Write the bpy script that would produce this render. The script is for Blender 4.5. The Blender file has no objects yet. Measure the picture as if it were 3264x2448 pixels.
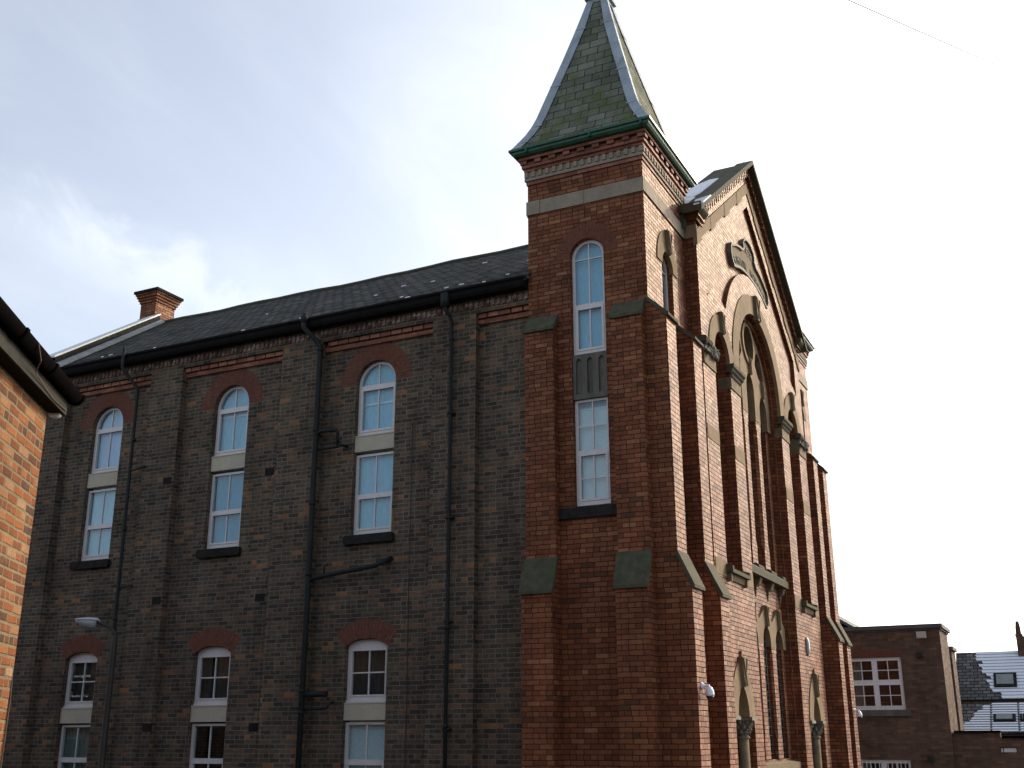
import bpy, bmesh, math, random
from mathutils import Vector, Matrix
from mathutils.geometry import tessellate_polygon

random.seed(7)
R = math.radians
scene = bpy.context.scene
COL = scene.collection

# ------------------------------------------------------------------ camera
cam_data = bpy.data.cameras.new("camera")
cam_data.sensor_width = 36.0
cam_data.lens = 36.0 * 3537.3 / 3264.0
cam_data.clip_start = 0.1
cam_data.clip_end = 3000
cam = bpy.data.objects.new("camera", cam_data)
COL.objects.link(cam)
_yaw, _pit, _rol = R(26.445), R(17.728), R(-0.135)
_F = Vector((math.cos(_yaw) * math.cos(_pit), math.sin(_yaw) * math.cos(_pit), math.sin(_pit)))
_r = Vector((math.sin(_yaw), -math.cos(_yaw), 0))
_u = _r.cross(_F)
_r2 = math.cos(_rol) * _r + math.sin(_rol) * _u
_u2 = -math.sin(_rol) * _r + math.cos(_rol) * _u
cam.matrix_world = Matrix(((_r2.x, _u2.x, -_F.x, 0), (_r2.y, _u2.y, -_F.y, 0), (_r2.z, _u2.z, -_F.z, 1.6), (0, 0, 0, 1)))
scene.camera = cam

# ------------------------------------------------------------------ sun, sky, exposure
SUN_EL, SUN_AZ = R(27), R(-25)          # azimuth measured from +X
sunv = Vector((math.cos(SUN_EL) * math.cos(SUN_AZ), math.cos(SUN_EL) * math.sin(SUN_AZ), math.sin(SUN_EL)))
sl = bpy.data.lights.new("sun", 'SUN')
sl.energy = 2.4
sl.angle = R(0.5)
sl.color = (1.0, 0.81, 0.55)
so = bpy.data.objects.new("sun", sl)
COL.objects.link(so)
so.location = (40, -20, 40)
so.rotation_euler = sunv.to_track_quat('Z', 'Y').to_euler()

world = bpy.data.worlds.new("World")
scene.world = world
world.use_nodes = True
wt = world.node_tree
wt.nodes.clear()


def N(t, typ, **kw):
    n = t.nodes.new(typ)
    for k, v in kw.items():
        setattr(n, k, v)
    return n


def L(t, a, b):
    t.links.new(a, b)


def mth(t, op, a, b=None, c=None):
    n = N(t, 'ShaderNodeMath', operation=op)
    for i, v in enumerate((a, b, c)):
        if v is None:
            continue
        if isinstance(v, (int, float)):
            n.inputs[i].default_value = v
        else:
            L(t, v, n.inputs[i])
    return n.outputs[0]


def noise(t, vec, scale, detail=4, rough=.55, dist=0.0):
    n = N(t, 'ShaderNodeTexNoise')
    n.inputs['Scale'].default_value = scale
    n.inputs['Detail'].default_value = detail
    n.inputs['Roughness'].default_value = rough
    n.inputs['Distortion'].default_value = dist
    L(t, vec, n.inputs['Vector'])
    return n.outputs['Fac']


def mrange(t, v, a, b, c, d, smooth=False):
    n = N(t, 'ShaderNodeMapRange')
    if smooth:
        n.interpolation_type = 'SMOOTHSTEP'
    L(t, v, n.inputs['Value'])
    for k, x in zip(('From Min', 'From Max', 'To Min', 'To Max'), (a, b, c, d)):
        n.inputs[k].default_value = x
    return n.outputs[0]


def build_world():
    t = wt
    out = N(t, 'ShaderNodeOutputWorld')
    bg = N(t, 'ShaderNodeBackground')
    bg.inputs['Strength'].default_value = 0.15
    sky = N(t, 'ShaderNodeTexSky', sky_type='NISHITA')
    sky.sun_disc = False
    sky.sun_elevation = SUN_EL
    sky.sun_rotation = R(90) - SUN_AZ
    sky.altitude = 30
    sky.air_density = 1.0
    sky.dust_density = 3.6
    sky.ozone_density = 1.6
    tc = N(t, 'ShaderNodeTexCoord')
    sep = N(t, 'ShaderNodeSeparateXYZ')
    L(t, tc.outputs['Generated'], sep.inputs[0])
    zz = N(t, 'ShaderNodeMath', operation='MAXIMUM')
    L(t, sep.outputs[2], zz.inputs[0])
    zz.inputs[1].default_value = 0.0
    za = N(t, 'ShaderNodeMath', operation='ADD')
    L(t, zz.outputs[0], za.inputs[0])
    za.inputs[1].default_value = 0.22
    dx = N(t, 'ShaderNodeMath', operation='DIVIDE')
    dy = N(t, 'ShaderNodeMath', operation='DIVIDE')
    L(t, sep.outputs[0], dx.inputs[0]); L(t, za.outputs[0], dx.inputs[1])
    L(t, sep.outputs[1], dy.inputs[0]); L(t, za.outputs[0], dy.inputs[1])
    comb = N(t, 'ShaderNodeCombineXYZ')
    L(t, dx.outputs[0], comb.inputs[0]); L(t, dy.outputs[0], comb.inputs[1])
    # soft sheets of cloud
    n1 = N(t, 'ShaderNodeTexNoise')
    n1.inputs['Scale'].default_value = 1.15
    n1.inputs['Detail'].default_value = 7
    n1.inputs['Roughness'].default_value = 0.56
    n1.inputs['Distortion'].default_value = 0.5
    mp = N(t, 'ShaderNodeMapping')
    mp.inputs['Location'].default_value = CLOUD_OFF
    mp.inputs['Rotation'].default_value = (0, 0, R(20))
    mp.inputs['Scale'].default_value = (1.0, 1.9, 1)
    L(t, comb.outputs[0], mp.inputs[0])
    L(t, mp.outputs[0], n1.inputs['Vector'])
    rp = N(t, 'ShaderNodeMapRange', interpolation_type='SMOOTHSTEP')
    rp.inputs['From Min'].default_value = 0.42
    rp.inputs['From Max'].default_value = 0.80
    rp.inputs['To Min'].default_value = 0.38
    rp.inputs['To Max'].default_value = 0.60
    L(t, n1.outputs['Fac'], rp.inputs['Value'])
    mix = N(t, 'ShaderNodeMix', data_type='RGBA')
    # one brighter wisp of cirrus lying low over the roof end
    d1, d2 = Vector((.5264, .7369, .4242)).normalized(), Vector((.6626, .652, .3686)).normalized()
    nrm = d1.cross(d2).normalized()
    mid = (d1 + d2).normalized()
    nw = noise(t, tc.outputs['Generated'], 9.0, 6, .62, .8)

    def dot(v):
        n_ = N(t, 'ShaderNodeVectorMath', operation='DOT_PRODUCT')
        L(t, tc.outputs['Generated'], n_.inputs[0])
        n_.inputs[1].default_value = v
        return n_.outputs['Value']
    off = mth(t, 'ABSOLUTE', mth(t, 'ADD', dot(nrm), mth(t, 'MULTIPLY', mth(t, 'SUBTRACT', nw, .5), .13)))
    band = mrange(t, off, .0, .036, 1, 0, True)
    ends = mrange(t, dot(mid), .978, .9985, 0, 1, True)
    wsp = mth(t, 'MULTIPLY', mth(t, 'MULTIPLY', band, ends), mrange(t, nw, .36, .62, .15, .8, True))
    fac = mth(t, 'MINIMUM', mth(t, 'ADD', rp.outputs[0], mth(t, 'MULTIPLY', wsp, .24)), 1.15)
    mix.clamp_factor = False
    L(t, fac, mix.inputs['Factor'])
    # thin cloud takes its brightness from the sky behind it
    hsv = N(t, 'ShaderNodeHueSaturation')
    hsv.inputs['Saturation'].default_value = 0.26
    hsv.inputs['Value'].default_value = 2.1
    L(t, sky.outputs[0], hsv.inputs['Color'])
    L(t, sky.outputs[0], mix.inputs[6])
    L(t, hsv.outputs[0], mix.inputs[7])
    L(t, mix.outputs[2], bg.inputs['Color'])
    L(t, bg.outputs[0], out.inputs[0])


CLOUD_OFF = (1.3, 0.2, 0)
build_world()
scene.view_settings.view_transform = 'Standard'
scene.view_settings.look = 'None'
scene.view_settings.gamma = 1
scene.view_settings.exposure = 0.3
scene.cycles.max_bounces = 8
scene.cycles.transparent_max_bounces = 12
scene.cycles.caustics_reflective = False
scene.cycles.caustics_refractive = False
scene.cycles.sample_clamp_indirect = 6


# ------------------------------------------------------------------ materials
def new_mat(name):
    m = bpy.data.materials.new(name)
    m.use_nodes = True
    t = m.node_tree
    t.nodes.clear()
    out = N(t, 'ShaderNodeOutputMaterial')
    b = N(t, 'ShaderNodeBsdfPrincipled')
    L(t, b.outputs[0], out.inputs[0])
    return m, t, b


def ramp(t, fac, stops, interp='LINEAR'):
    r = N(t, 'ShaderNodeValToRGB')
    r.color_ramp.interpolation = interp
    el = r.color_ramp.elements
    el[0].position, el[0].color = stops[0][0], (*stops[0][1], 1)
    el[1].position, el[1].color = stops[-1][0], (*stops[-1][1], 1)
    for p, c in stops[1:-1]:
        e = el.new(p)
        e.color = (*c, 1)
    L(t, fac, r.inputs[0])
    return r.outputs[0]


def mixc(t, fac, a, b, mode='MIX'):
    n = N(t, 'ShaderNodeMix', data_type='RGBA', blend_type=mode)
    for s, v in ((n.inputs['Factor'], fac), (n.inputs[6], a), (n.inputs[7], b)):
        if isinstance(v, (int, float)):
            s.default_value = v
        elif isinstance(v, tuple):
            s.default_value = (*v, 1) if len(v) == 3 else v
        else:
            L(t, v, s)
    return n.outputs[2]


def masonry(name, stops, mortar, h=.08, w=.235, hdr=3, joint=.0045, rough=.62, spec=.5, bump=.5, stain=.35,
            wob=.006, stain_scale=.9, moss=None, mort_rough=.9, hdr_w=.1175, tint=(1, 1, 1), streak=.18):
    """Courses of brick or slate laid on object axes, with random tones per brick."""
    m, t, b = new_mat(name)
    tc = N(t, 'ShaderNodeTexCoord')
    P = tc.outputs['Object']
    sp = N(t, 'ShaderNodeSeparateXYZ'); L(t, P, sp.inputs[0])
    sn = N(t, 'ShaderNodeSeparateXYZ'); L(t, tc.outputs['Normal'], sn.inputs[0])
    sel = mth(t, 'GREATER_THAN', mth(t, 'ABSOLUTE', sn.outputs[0]), mth(t, 'ABSOLUTE', sn.outputs[1]))
    u0 = mth(t, 'ADD', mth(t, 'MULTIPLY', sel, sp.outputs[1]), mth(t, 'MULTIPLY', mth(t, 'SUBTRACT', 1.0, sel), sp.outputs[0]))
    nz = noise(t, P, 3.1, 3)
    nz2 = noise(t, P, 14.0, 2)
    wobv = mth(t, 'MULTIPLY', mth(t, 'SUBTRACT', nz2, .5), wob)
    z = mth(t, 'ADD', sp.outputs[2], mth(t, 'ADD', wobv, mth(t, 'MULTIPLY', mth(t, 'SUBTRACT', nz, .5), wob * 1.6)))
    zr = mth(t, 'DIVIDE', mth(t, 'ADD', z, 40.0), h)
    row = mth(t, 'FLOOR', zr)
    fv = mth(t, 'SUBTRACT', zr, row)
    if hdr:
        ish = mth(t, 'LESS_THAN', mth(t, 'MODULO', row, float(hdr)), .5)
        bw = mth(t, 'SUBTRACT', w, mth(t, 'MULTIPLY', ish, w - hdr_w))
    else:
        ish = None
        bw = w
    rn = N(t, 'ShaderNodeTexWhiteNoise', noise_dimensions='1D')
    L(t, row, rn.inputs['W'])
    sh = mth(t, 'ADD', mth(t, 'MULTIPLY', mth(t, 'MODULO', row, 2.0), .5), mth(t, 'MULTIPLY', rn.outputs['Value'], .16))
    ux = mth(t, 'ADD', mth(t, 'DIVIDE', mth(t, 'ADD', mth(t, 'ADD', u0, wobv), 60.0), bw), sh)
    colm = mth(t, 'FLOOR', ux)
    fu = mth(t, 'SUBTRACT', ux, colm)
    du = mth(t, 'MULTIPLY', mth(t, 'MINIMUM', fu, mth(t, 'SUBTRACT', 1.0, fu)), bw)
    dv = mth(t, 'MULTIPLY', mth(t, 'MINIMUM', fv, mth(t, 'SUBTRACT', 1.0, fv)), h)
    d = mth(t, 'MINIMUM', du, dv)
    mask = mrange(t, d, joint * .55, joint * 1.35, 0, 1, True)
    cv = N(t, 'ShaderNodeCombineXYZ')
    L(t, colm, cv.inputs[0]); L(t, row, cv.inputs[1]); L(t, sel, cv.inputs[2])
    wn = N(t, 'ShaderNodeTexWhiteNoise', noise_dimensions='3D')
    L(t, cv.outputs[0], wn.inputs['Vector'])
    colr = ramp(t, wn.outputs['Value'], stops)
    fine = noise(t, P, 55.0, 4, .65)
    colr = mixc(t, 1.0, colr, ramp(t, fine, [(.25, (.62, .62, .62)), (.75, (1.32, 1.32, 1.32))]), 'MULTIPLY')
    # patches of old mortar smeared over the bricks
    smear = mrange(t, noise(t, P, 8.0, 4, .6), .56, .74, 0, .55, True)
    colr = mixc(t, smear, colr, mortar)
    c2 = mixc(t, mask, mortar, colr)
    big = noise(t, P, stain_scale, 6, .6, .4)
    c2 = mixc(t, 1.0, c2, ramp(t, big, [(.28, (1 - stain, 1 - stain, 1 - stain)), (.72, (1 + stain, 1 + stain, 1 + stain * .9))]), 'MULTIPLY')
    mps = N(t, 'ShaderNodeMapping')
    mps.inputs['Scale'].default_value = (1, 1, .13)
    L(t, P, mps.inputs[0])
    stv = noise(t, mps.outputs[0], 2.6, 5, .65, .3)
    c2 = mixc(t, 1.0, c2, ramp(t, stv, [(.3, (1 - streak, 1 - streak, 1 - streak)), (.7, (1 + streak, 1 + streak, 1 + streak))]), 'MULTIPLY')
    if moss:
        ms = mrange(t, noise(t, P, moss[1], 5, .65), moss[2], moss[2] + .18, 0, moss[3], True)
        c2 = mixc(t, ms, c2, moss[0])
    L(t, c2, b.inputs['Base Color'])
    b.inputs['Specular Tint'].default_value = (*tint, 1)
    L(t, mrange(t, mask, 0, 1, mort_rough, rough), b.inputs['Roughness'])
    L(t, mth(t, 'MULTIPLY', mrange(t, wn.outputs['Value'], 0, 1, spec * .45, spec * 1.5), mask), b.inputs['Specular IOR Level'])
    hgt = mth(t, 'ADD', mth(t, 'ADD', mask, mth(t, 'MULTIPLY', fine, .45)), mth(t, 'MULTIPLY', wn.outputs['Value'], .35))
    bp = N(t, 'ShaderNodeBump')
    bp.inputs['Strength'].default_value = bump
    bp.inputs['Distance'].default_value = .008
    L(t, hgt, bp.inputs['Height'])
    L(t, bp.outputs[0], b.inputs['Normal'])
    return m


def plain(name, col, rough=.6, var=.25, scale=6., spec=.5, metal=0., bump=.15, col2=None, thr=.5, fine=40., streak=False):
    m, t, b = new_mat(name)
    tc = N(t, 'ShaderNodeTexCoord')
    P = tc.outputs['Object']
    if streak:
        mp = N(t, 'ShaderNodeMapping')
        mp.inputs['Scale'].default_value = (1, 1, .18)
        L(t, P, mp.inputs[0])
        P = mp.outputs[0]
    f = noise(t, P, scale, 6, .62)
    c = ramp(t, f, [(.25, tuple(x * (1 - var) for x in col)), (.75, tuple(x * (1 + var) for x in col))])
    if col2:
        c = mixc(t, mrange(t, noise(t, P, scale * .45, 6, .68, .6), thr, thr + .16, 0, .85, True), c, col2)
    fn = noise(t, P, fine, 4, .6)
    c = mixc(t, 1.0, c, ramp(t, fn, [(.3, (.86, .86, .86)), (.7, (1.14, 1.14, 1.14))]), 'MULTIPLY')
    L(t, c, b.inputs['Base Color'])
    b.inputs['Roughness'].default_value = rough
    b.inputs['Metallic'].default_value = metal
    b.inputs['Specular IOR Level'].default_value = spec
    if bump:
        bp = N(t, 'ShaderNodeBump')
        bp.inputs['Strength'].default_value = bump
        bp.inputs['Distance'].default_value = .006
        L(t, mth(t, 'ADD', fn, f), bp.inputs['Height'])
        L(t, bp.outputs[0], b.inputs['Normal'])
    return m


def glass_mat(name, tint=(.86, .93, .95), refl=1.0):
    m = bpy.data.materials.new(name)
    m.use_nodes = True
    t = m.node_tree
    t.nodes.clear()
    out = N(t, 'ShaderNodeOutputMaterial')
    tr = N(t, 'ShaderNodeBsdfTransparent'); tr.inputs[0].default_value = (*tint, 1)
    gl = N(t, 'ShaderNodeBsdfGlossy'); gl.inputs['Roughness'].default_value = .02
    tc = N(t, 'ShaderNodeTexCoord')
    bp = N(t, 'ShaderNodeBump'); bp.inputs['Strength'].default_value = .04
    L(t, noise(t, tc.outputs['Object'], 2.2, 2), bp.inputs['Height'])
    L(t, bp.outputs[0], gl.inputs['Normal'])
    fr = N(t, 'ShaderNodeFresnel')
    geo = N(t, 'ShaderNodeNewGeometry')
    L(t, mth(t, 'SUBTRACT', 1.5, mth(t, 'MULTIPLY', geo.outputs['Backfacing'], 1.5 - 1 / 1.5)), fr.inputs[0])
    fac = mth(t, 'MINIMUM', mth(t, 'MULTIPLY', fr.outputs[0], 1.05 * refl), 1.0)
    mx = N(t, 'ShaderNodeMixShader')
    L(t, fac, mx.inputs[0]); L(t, tr.outputs[0], mx.inputs[1]); L(t, gl.outputs[0], mx.inputs[2])
    L(t, mx.outputs[0], out.inputs[0])
    return m


M = {}
M['dark_brick'] = masonry('dark_brick', [(0, (.052, .044, .037)), (.3, (.070, .056, .044)), (.6, (.094, .070, .052)),
                                         (.88, (.120, .080, .055)), (.96, (.15, .084, .051)), (1, (.27, .12, .055))],
                          (.175, .152, .118), hdr=4, joint=.0068, rough=.85, spec=.2, bump=.5, stain=.28, tint=(1, .9, .78), streak=.26)
M['red_brick'] = masonry('red_brick', [(0, (.085, .046, .032)), (.06, (.150, .050, .026)), (.5, (.188, .060, .029)),
                                       (.92, (.222, .074, .034)), (1, (.28, .115, .055))],
                         (.056, .029, .019), hdr=4, joint=.0066, rough=.64, spec=.41, bump=.7, stain=.30, mort_rough=.95, tint=(1, .76, .50))
M['arch_brick'] = plain('arch_brick', (.155, .060, .040), rough=.85, spec=.2, var=.3, scale=11, bump=.3, col2=(.085, .042, .032), thr=.56)
M['frieze_brick'] = masonry('frieze_brick', [(0, (.19, .07, .045)), (.5, (.27, .095, .058)), (1, (.33, .13, .075))], (.10, .07, .058),
                            hdr=0, joint=.004, rough=.7, spec=.35, stain=.2)
M['dentil_brick'] = masonry('dentil_brick', [(0, (.09, .055, .045)), (.4, (.17, .10, .078)), (.75, (.24, .17, .14)), (1, (.32, .27, .24))],
                            (.08, .07, .06), w=.112, hdr=0, joint=.001, rough=.85, spec=.25, stain=.3)
M['orange_brick'] = masonry('orange_brick', [(0, (.08, .052, .042)), (.18, (.145, .060, .034)), (.5, (.205, .073, .033)), (.8, (.26, .097, .037)),
                                             (.94, (.27, .14, .07)), (1, (.29, .23, .16))],
                            (.20, .155, .098), hdr=4, joint=.012, rough=.95, spec=.08, bump=1.0, stain=.2, wob=.014)
M['annexe_brick'] = masonry('annexe_brick', [(0, (.095, .062, .046)), (.5, (.125, .075, .052)), (.9, (.15, .086, .058)), (1, (.19, .105, .068))],
                            (.10, .078, .062), hdr=0, joint=.005, rough=.85, spec=.2, bump=.4, stain=.25)
M['slate'] = masonry('slate', [(0, (.030, .031, .029)), (.5, (.050, .051, .047)), (1, (.085, .083, .072))], (.012, .013, .014), h=.105, w=.26, hdr=0,
                     joint=.013, rough=.85, spec=.15, bump=1.0, stain=.3, wob=.012, moss=((.10, .095, .035), 1.3, .62, .5))
M['spire_slate'] = masonry('spire_slate', [(0, (.115, .122, .092)), (.5, (.145, .155, .118)), (1, (.185, .19, .15))], (.028, .033, .03), h=.185, w=.36,
                           hdr=0, joint=.008, rough=.9, spec=.12, bump=.8, stain=.24, wob=.008, moss=((.105, .125, .04), 1.5, .5, .75))
M['snow_slate'] = masonry('snow_slate', [(0, (.075, .07, .065)), (.5, (.10, .095, .09)), (1, (.13, .125, .12))], (.015, .016, .018), h=.13, w=.3, hdr=0,
                          joint=.014, rough=.6, spec=.4, bump=.8, stain=.3)
M['stone'] = plain('stone', (.19, .145, .09), rough=.9, spec=.15, var=.25, scale=3.5, col2=(.10, .088, .062), thr=.55, bump=.25)
M['stone_hood'] = plain('stone_hood', (.23, .165, .10), rough=.9, spec=.15, var=.25, scale=3., col2=(.13, .10, .065), thr=.6, bump=.2)
M['stone_dark'] = plain('stone_dark', (.030, .029, .027), rough=1.0, spec=.03, var=.35, scale=7, bump=.4, col2=(.018, .019, .018))
M['stone_mossy'] = plain('stone_mossy', (.082, .078, .054), rough=.9, spec=.12, var=.4, scale=7, bump=.5, col2=(.066, .088, .042), thr=.48)
M['stone_carved'] = plain('stone_carved', (.17, .155, .115), rough=.8, var=.4, scale=14, bump=.6, col2=(.06, .058, .045), thr=.5)
M['stone_cope'] = plain('stone_cope', (.085, .078, .052), rough=.9, spec=.12, var=.3, scale=4, col2=(.085, .09, .06), thr=.5, bump=.3)
M['string_stone'] = plain('string_stone', (.30, .25, .19), rough=.85, spec=.22, var=.2, scale=4, col2=(.20, .18, .145), thr=.6, bump=.2)
M['concrete'] = plain('concrete', (.45, .405, .315), rough=.8, var=.1, scale=3, bump=.15, col2=(.37, .33, .25), thr=.62)
M['fluted_stone'] = plain('fluted_stone', (.115, .105, .088), rough=.85, var=.4, scale=4, bump=.3, col2=(.06, .056, .05), thr=.52, streak=True)
M['lead'] = plain('lead', (.35, .405, .45), rough=.7, var=.25, scale=3, spec=.25, bump=.3, col2=(.25, .295, .335), thr=.52)
M['lead_dull'] = plain('lead_dull', (.20, .225, .235), rough=.8, var=.25, scale=4, spec=.15, bump=.25, col2=(.13, .145, .15), thr=.5)
M['lead_bright'] = plain('lead_bright', (.55, .6, .62), rough=.5, var=.1, scale=4, bump=.1)
M['upvc'] = plain('upvc', (.64, .605, .60), rough=.4, var=.05, scale=5, bump=0, spec=.4)
M['upvc_white'] = plain('upvc_white', (.78, .77, .80), rough=.35, var=.04, scale=5, bump=0)
M['pipe'] = plain('pipe', (.014, .018, .018), rough=.6, spec=.25, var=.3, scale=9, bump=.1, col2=(.028, .032, .030), thr=.6)
M['black_gutter'] = plain('black_gutter', (.005, .0045, .005), rough=1.0, spec=.0, var=.3, scale=9, bump=.1)
M['dark_eaves'] = plain('dark_eaves', (.011, .011, .011), rough=.9, spec=.08, var=.3, scale=6, bump=.1)
M['grey_board'] = plain('grey_board', (.042, .041, .036), rough=.95, spec=.06, var=.15, scale=5, bump=.1)
M['green_gutter'] = plain('green_gutter', (.026, .105, .062), rough=.45, spec=.4, var=.35, scale=7, bump=.1, col2=(.03, .065, .042), thr=.5)
M['blind'] = plain('blind', (.72, .80, .82), rough=.9, var=.05, scale=.9, bump=0)
M['blind_blue'] = plain('blind_blue', (.36, .66, .82), rough=.9, var=.16, scale=.7, bump=0, streak=True)
M['blind_deep'] = plain('blind_deep', (.12, .42, .60), rough=.9, var=.25, scale=.8, bump=0, streak=True)
M['blind_lilac'] = plain('blind_lilac', (.52, .64, .86), rough=.9, var=.2, scale=1.2, bump=0, streak=True)
M['blind_sky'] = plain('blind_sky', (.50, .78, .92), rough=.9, var=.12, scale=.8, bump=0, streak=True)
M['blind_white'] = plain('blind_white', (.82, .85, .84), rough=.9, var=.05, scale=2, bump=0)
M['curtain'] = plain('curtain', (.04, .04, .037), rough=.95, var=.4, scale=9, bump=0, streak=True)
M['net_curtain'] = plain('net_curtain', (.25, .27, .25), rough=.95, var=.2, scale=8, bump=0, streak=True)
M['room_shade'] = plain('room_shade', (.02, .02, .02), rough=.9, var=.1, bump=0)
M['glass'] = glass_mat('glass')
M['glass_mirror'] = glass_mat('glass_mirror', (.5, .55, .55), 4.0)
M['iron'] = plain('iron', (.05, .05, .05), rough=.35, var=.3, scale=20, bump=.1, metal=.6)
M['lamp_grey'] = plain('lamp_grey', (.50, .50, .52), rough=.4, var=.1, scale=8, bump=0)
M['lamp_bowl'] = plain('lamp_bowl', (.36, .38, .40), rough=.35, var=.12, scale=12, bump=0)
M['pole_paint'] = plain('pole_paint', (.030, .026, .020), rough=.6, var=.3, scale=8, bump=.1)
M['cctv_white'] = plain('cctv_white', (.75, .76, .80), rough=.3, var=.05, scale=10, bump=0)
M['cctv_dome'] = plain('cctv_dome', (.01, .01, .02), rough=.08, var=.1, bump=0)
M['snow'] = plain('snow', (.80, .83, .88), rough=.8, var=.05, scale=9, bump=.5)
M['cable'] = plain('cable', (.02, .018, .016), rough=.6, var=.1, bump=0)
M['rust_cable'] = plain('rust_cable', (.10, .06, .04), rough=.7, var=.2, bump=0)
M['wire'] = plain('wire', (.12, .12, .12), rough=.7, var=.1, bump=0)
M['door'] = plain('door', (.06, .03, .02), rough=.5, var=.3, scale=5, bump=.1, streak=True)
M['letter'] = plain('letter', (.022, .021, .018), rough=.8, var=.2, bump=0)
M['asphalt'] = plain('asphalt', (.05, .05, .05), rough=.9, var=.2, scale=1.5, bump=.5, fine=90)
M['paving'] = masonry('paving', [(0, (.15, .145, .135)), (1, (.23, .22, .20))], (.08, .08, .075), h=.6, w=.9, hdr=0, joint=.01, rough=.9, spec=.3)
M['soil'] = plain('soil', (.09, .085, .07), rough=.95, var=.3, scale=.6, bump=.4)
M['roof_felt'] = plain('roof_felt', (.09, .085, .09), rough=.8, var=.2, scale=4, bump=.2)
M['vent'] = plain('vent', (.55, .50, .44), rough=.6, var=.1, bump=0)


# ------------------------------------------------------------------ mesh helper
class MB:
    def __init__(self):
        self.v, self.f = [], []

    def add(self, vs, fs):
        o = len(self.v)
        self.v += [tuple(p) for p in vs]
        self.f += [tuple(i + o for i in f) for f in fs]
        return self

    def hexa(self, p):      # 8 points: bottom ring 0-3, top ring 4-7
        return self.add(p, [(0, 3, 2, 1), (4, 5, 6, 7), (0, 1, 5, 4), (1, 2, 6, 5), (2, 3, 7, 6), (3, 0, 4, 7)])

    def box(self, x0, x1, y0, y1, z0, z1):
        return self.hexa([(x0, y0, z0), (x1, y0, z0), (x1, y1, z0), (x0, y1, z0), (x0, y0, z1), (x1, y0, z1), (x1, y1, z1), (x0, y1, z1)])

    def slab(self, outer, holes=(), axis='Y', d0=0., d1=1.):
        loops = [list(outer)] + [list(h) for h in holes]
        tri = tessellate_polygon([[Vector((a, b, 0)) for a, b in l] for l in loops])
        flat = [p for l in loops for p in l]
        n = len(flat)

        def P(a, b, d):
            return {'X': (d, a, b), 'Y': (a, d, b), 'Z': (a, b, d)}[axis]
        vs = [P(a, b, d0) for a, b in flat] + [P(a, b, d1) for a, b in flat]
        fs = [tuple(t) for t in tri] + [tuple(i + n for i in reversed(t)) for t in tri]
        o = 0
        for l in loops:
            k = len(l)
            for i in range(k):
                j = (i + 1) % k
                fs.append((o + i, o + j, o + j + n, o + i + n))
            o += k
        return self.add(vs, fs)

    def loft(self, rings, closed=True, cap=True):
        n = len(rings[0])
        vs = [p for r in rings for p in r]
        fs = []
        for k in range(len(rings) - 1):
            for i in range(n if closed else n - 1):
                j = (i + 1) % n
                fs.append((k * n + i, k * n + j, (k + 1) * n + j, (k + 1) * n + i))
        if cap:
            fs.append(tuple(reversed(range(n))))
            fs.append(tuple((len(rings) - 1) * n + i for i in range(n)))
        return self.add(vs, fs)

    def tube(self, path, r, n=10):
        path = [Vector(p) for p in path]
        rs = r if isinstance(r, (list, tuple)) else [r] * len(path)
        rings = []
        ref = None
        for i, p in enumerate(path):
            a = (p - path[i - 1]).normalized() if i else (path[1] - p).normalized()
            b = (path[i + 1] - p).normalized() if i < len(path) - 1 else a
            tdir = (a + b).normalized()
            if ref is None:
                ref = Vector((0, 0, 1)) if abs(tdir.z) < .9 else Vector((1, 0, 0))
            s = (ref - tdir * ref.dot(tdir)).normalized()
            ref = s
            q = tdir.cross(s)
            k = 1 / max(.5, tdir.dot(a))
            rings.append([p + (s * math.cos(x) + q * math.sin(x)) * rs[i] * (k if 0 else 1) for x in (2 * math.pi * j / n for j in range(n))])
        return self.loft(rings)

    def lathe(self, prof, cx, cy, n=20):
        rings = [[(cx + r * math.cos(2 * math.pi * j / n), cy + r * math.sin(2 * math.pi * j / n), z) for j in range(n)] for r, z in prof]
        return self.loft(rings)

    def ball(self, c, r, n=8, m=6):
        c = Vector(c)
        rx, ry, rz = r if isinstance(r, (tuple, list)) else (r, r, r)
        rings = []
        for k in range(1, m):
            th = math.pi * k / m
            rings.append([(c.x + rx * math.sin(th) * math.cos(2 * math.pi * j / n), c.y + ry * math.sin(th) * math.sin(2 * math.pi * j / n), c.z - rz * math.cos(th)) for j in range(n)])
        return self.loft(rings)

    def build(self, name, mat, parent=None, smooth=False):
        me = bpy.data.meshes.new(name)
        me.from_pydata(self.v, [], self.f)
        bm = bmesh.new()
        bm.from_mesh(me)
        bmesh.ops.recalc_face_normals(bm, faces=bm.faces)
        if smooth:
            for f in bm.faces:
                f.smooth = len(f.verts) == 4
        bm.to_mesh(me)
        bm.free()
        me.materials.append(M[mat] if isinstance(mat, str) else mat)
        ob = bpy.data.objects.new(name, me)
        COL.objects.link(ob)
        if parent is not None:
            ob.parent = parent
            ob.matrix_parent_inverse = root_matrix(parent).inverted()
        return ob


def root_matrix(o):
    m = Matrix.LocRotScale(o.location, o.rotation_euler, o.scale)
    if o.parent is not None:
        m = root_matrix(o.parent) @ o.matrix_parent_inverse @ m
    return m


def thing(name, label, cat, loc=(0, 0, 0), rz=0., group=None):
    o = bpy.data.objects.new(name, None)
    COL.objects.link(o)
    o.location = loc
    o.rotation_euler = (0, 0, rz)
    o.empty_display_size = .3
    o['label'] = label
    o['category'] = cat
    if group:
        o['group'] = group
    return o


def tag(o, label, cat, group=None):
    o['label'] = label
    o['category'] = cat
    if group:
        o['group'] = group
    return o


def structure(o):
    o['kind'] = 'structure'
    return o


def arc(cx, cz, r, a0, a1, n=24, rz=None):
    rz = r if rz is None else rz
    return [(cx + r * math.cos(R(a0 + (a1 - a0) * i / n)), cz + rz * math.sin(R(a0 + (a1 - a0) * i / n))) for i in range(n + 1)]


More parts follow.
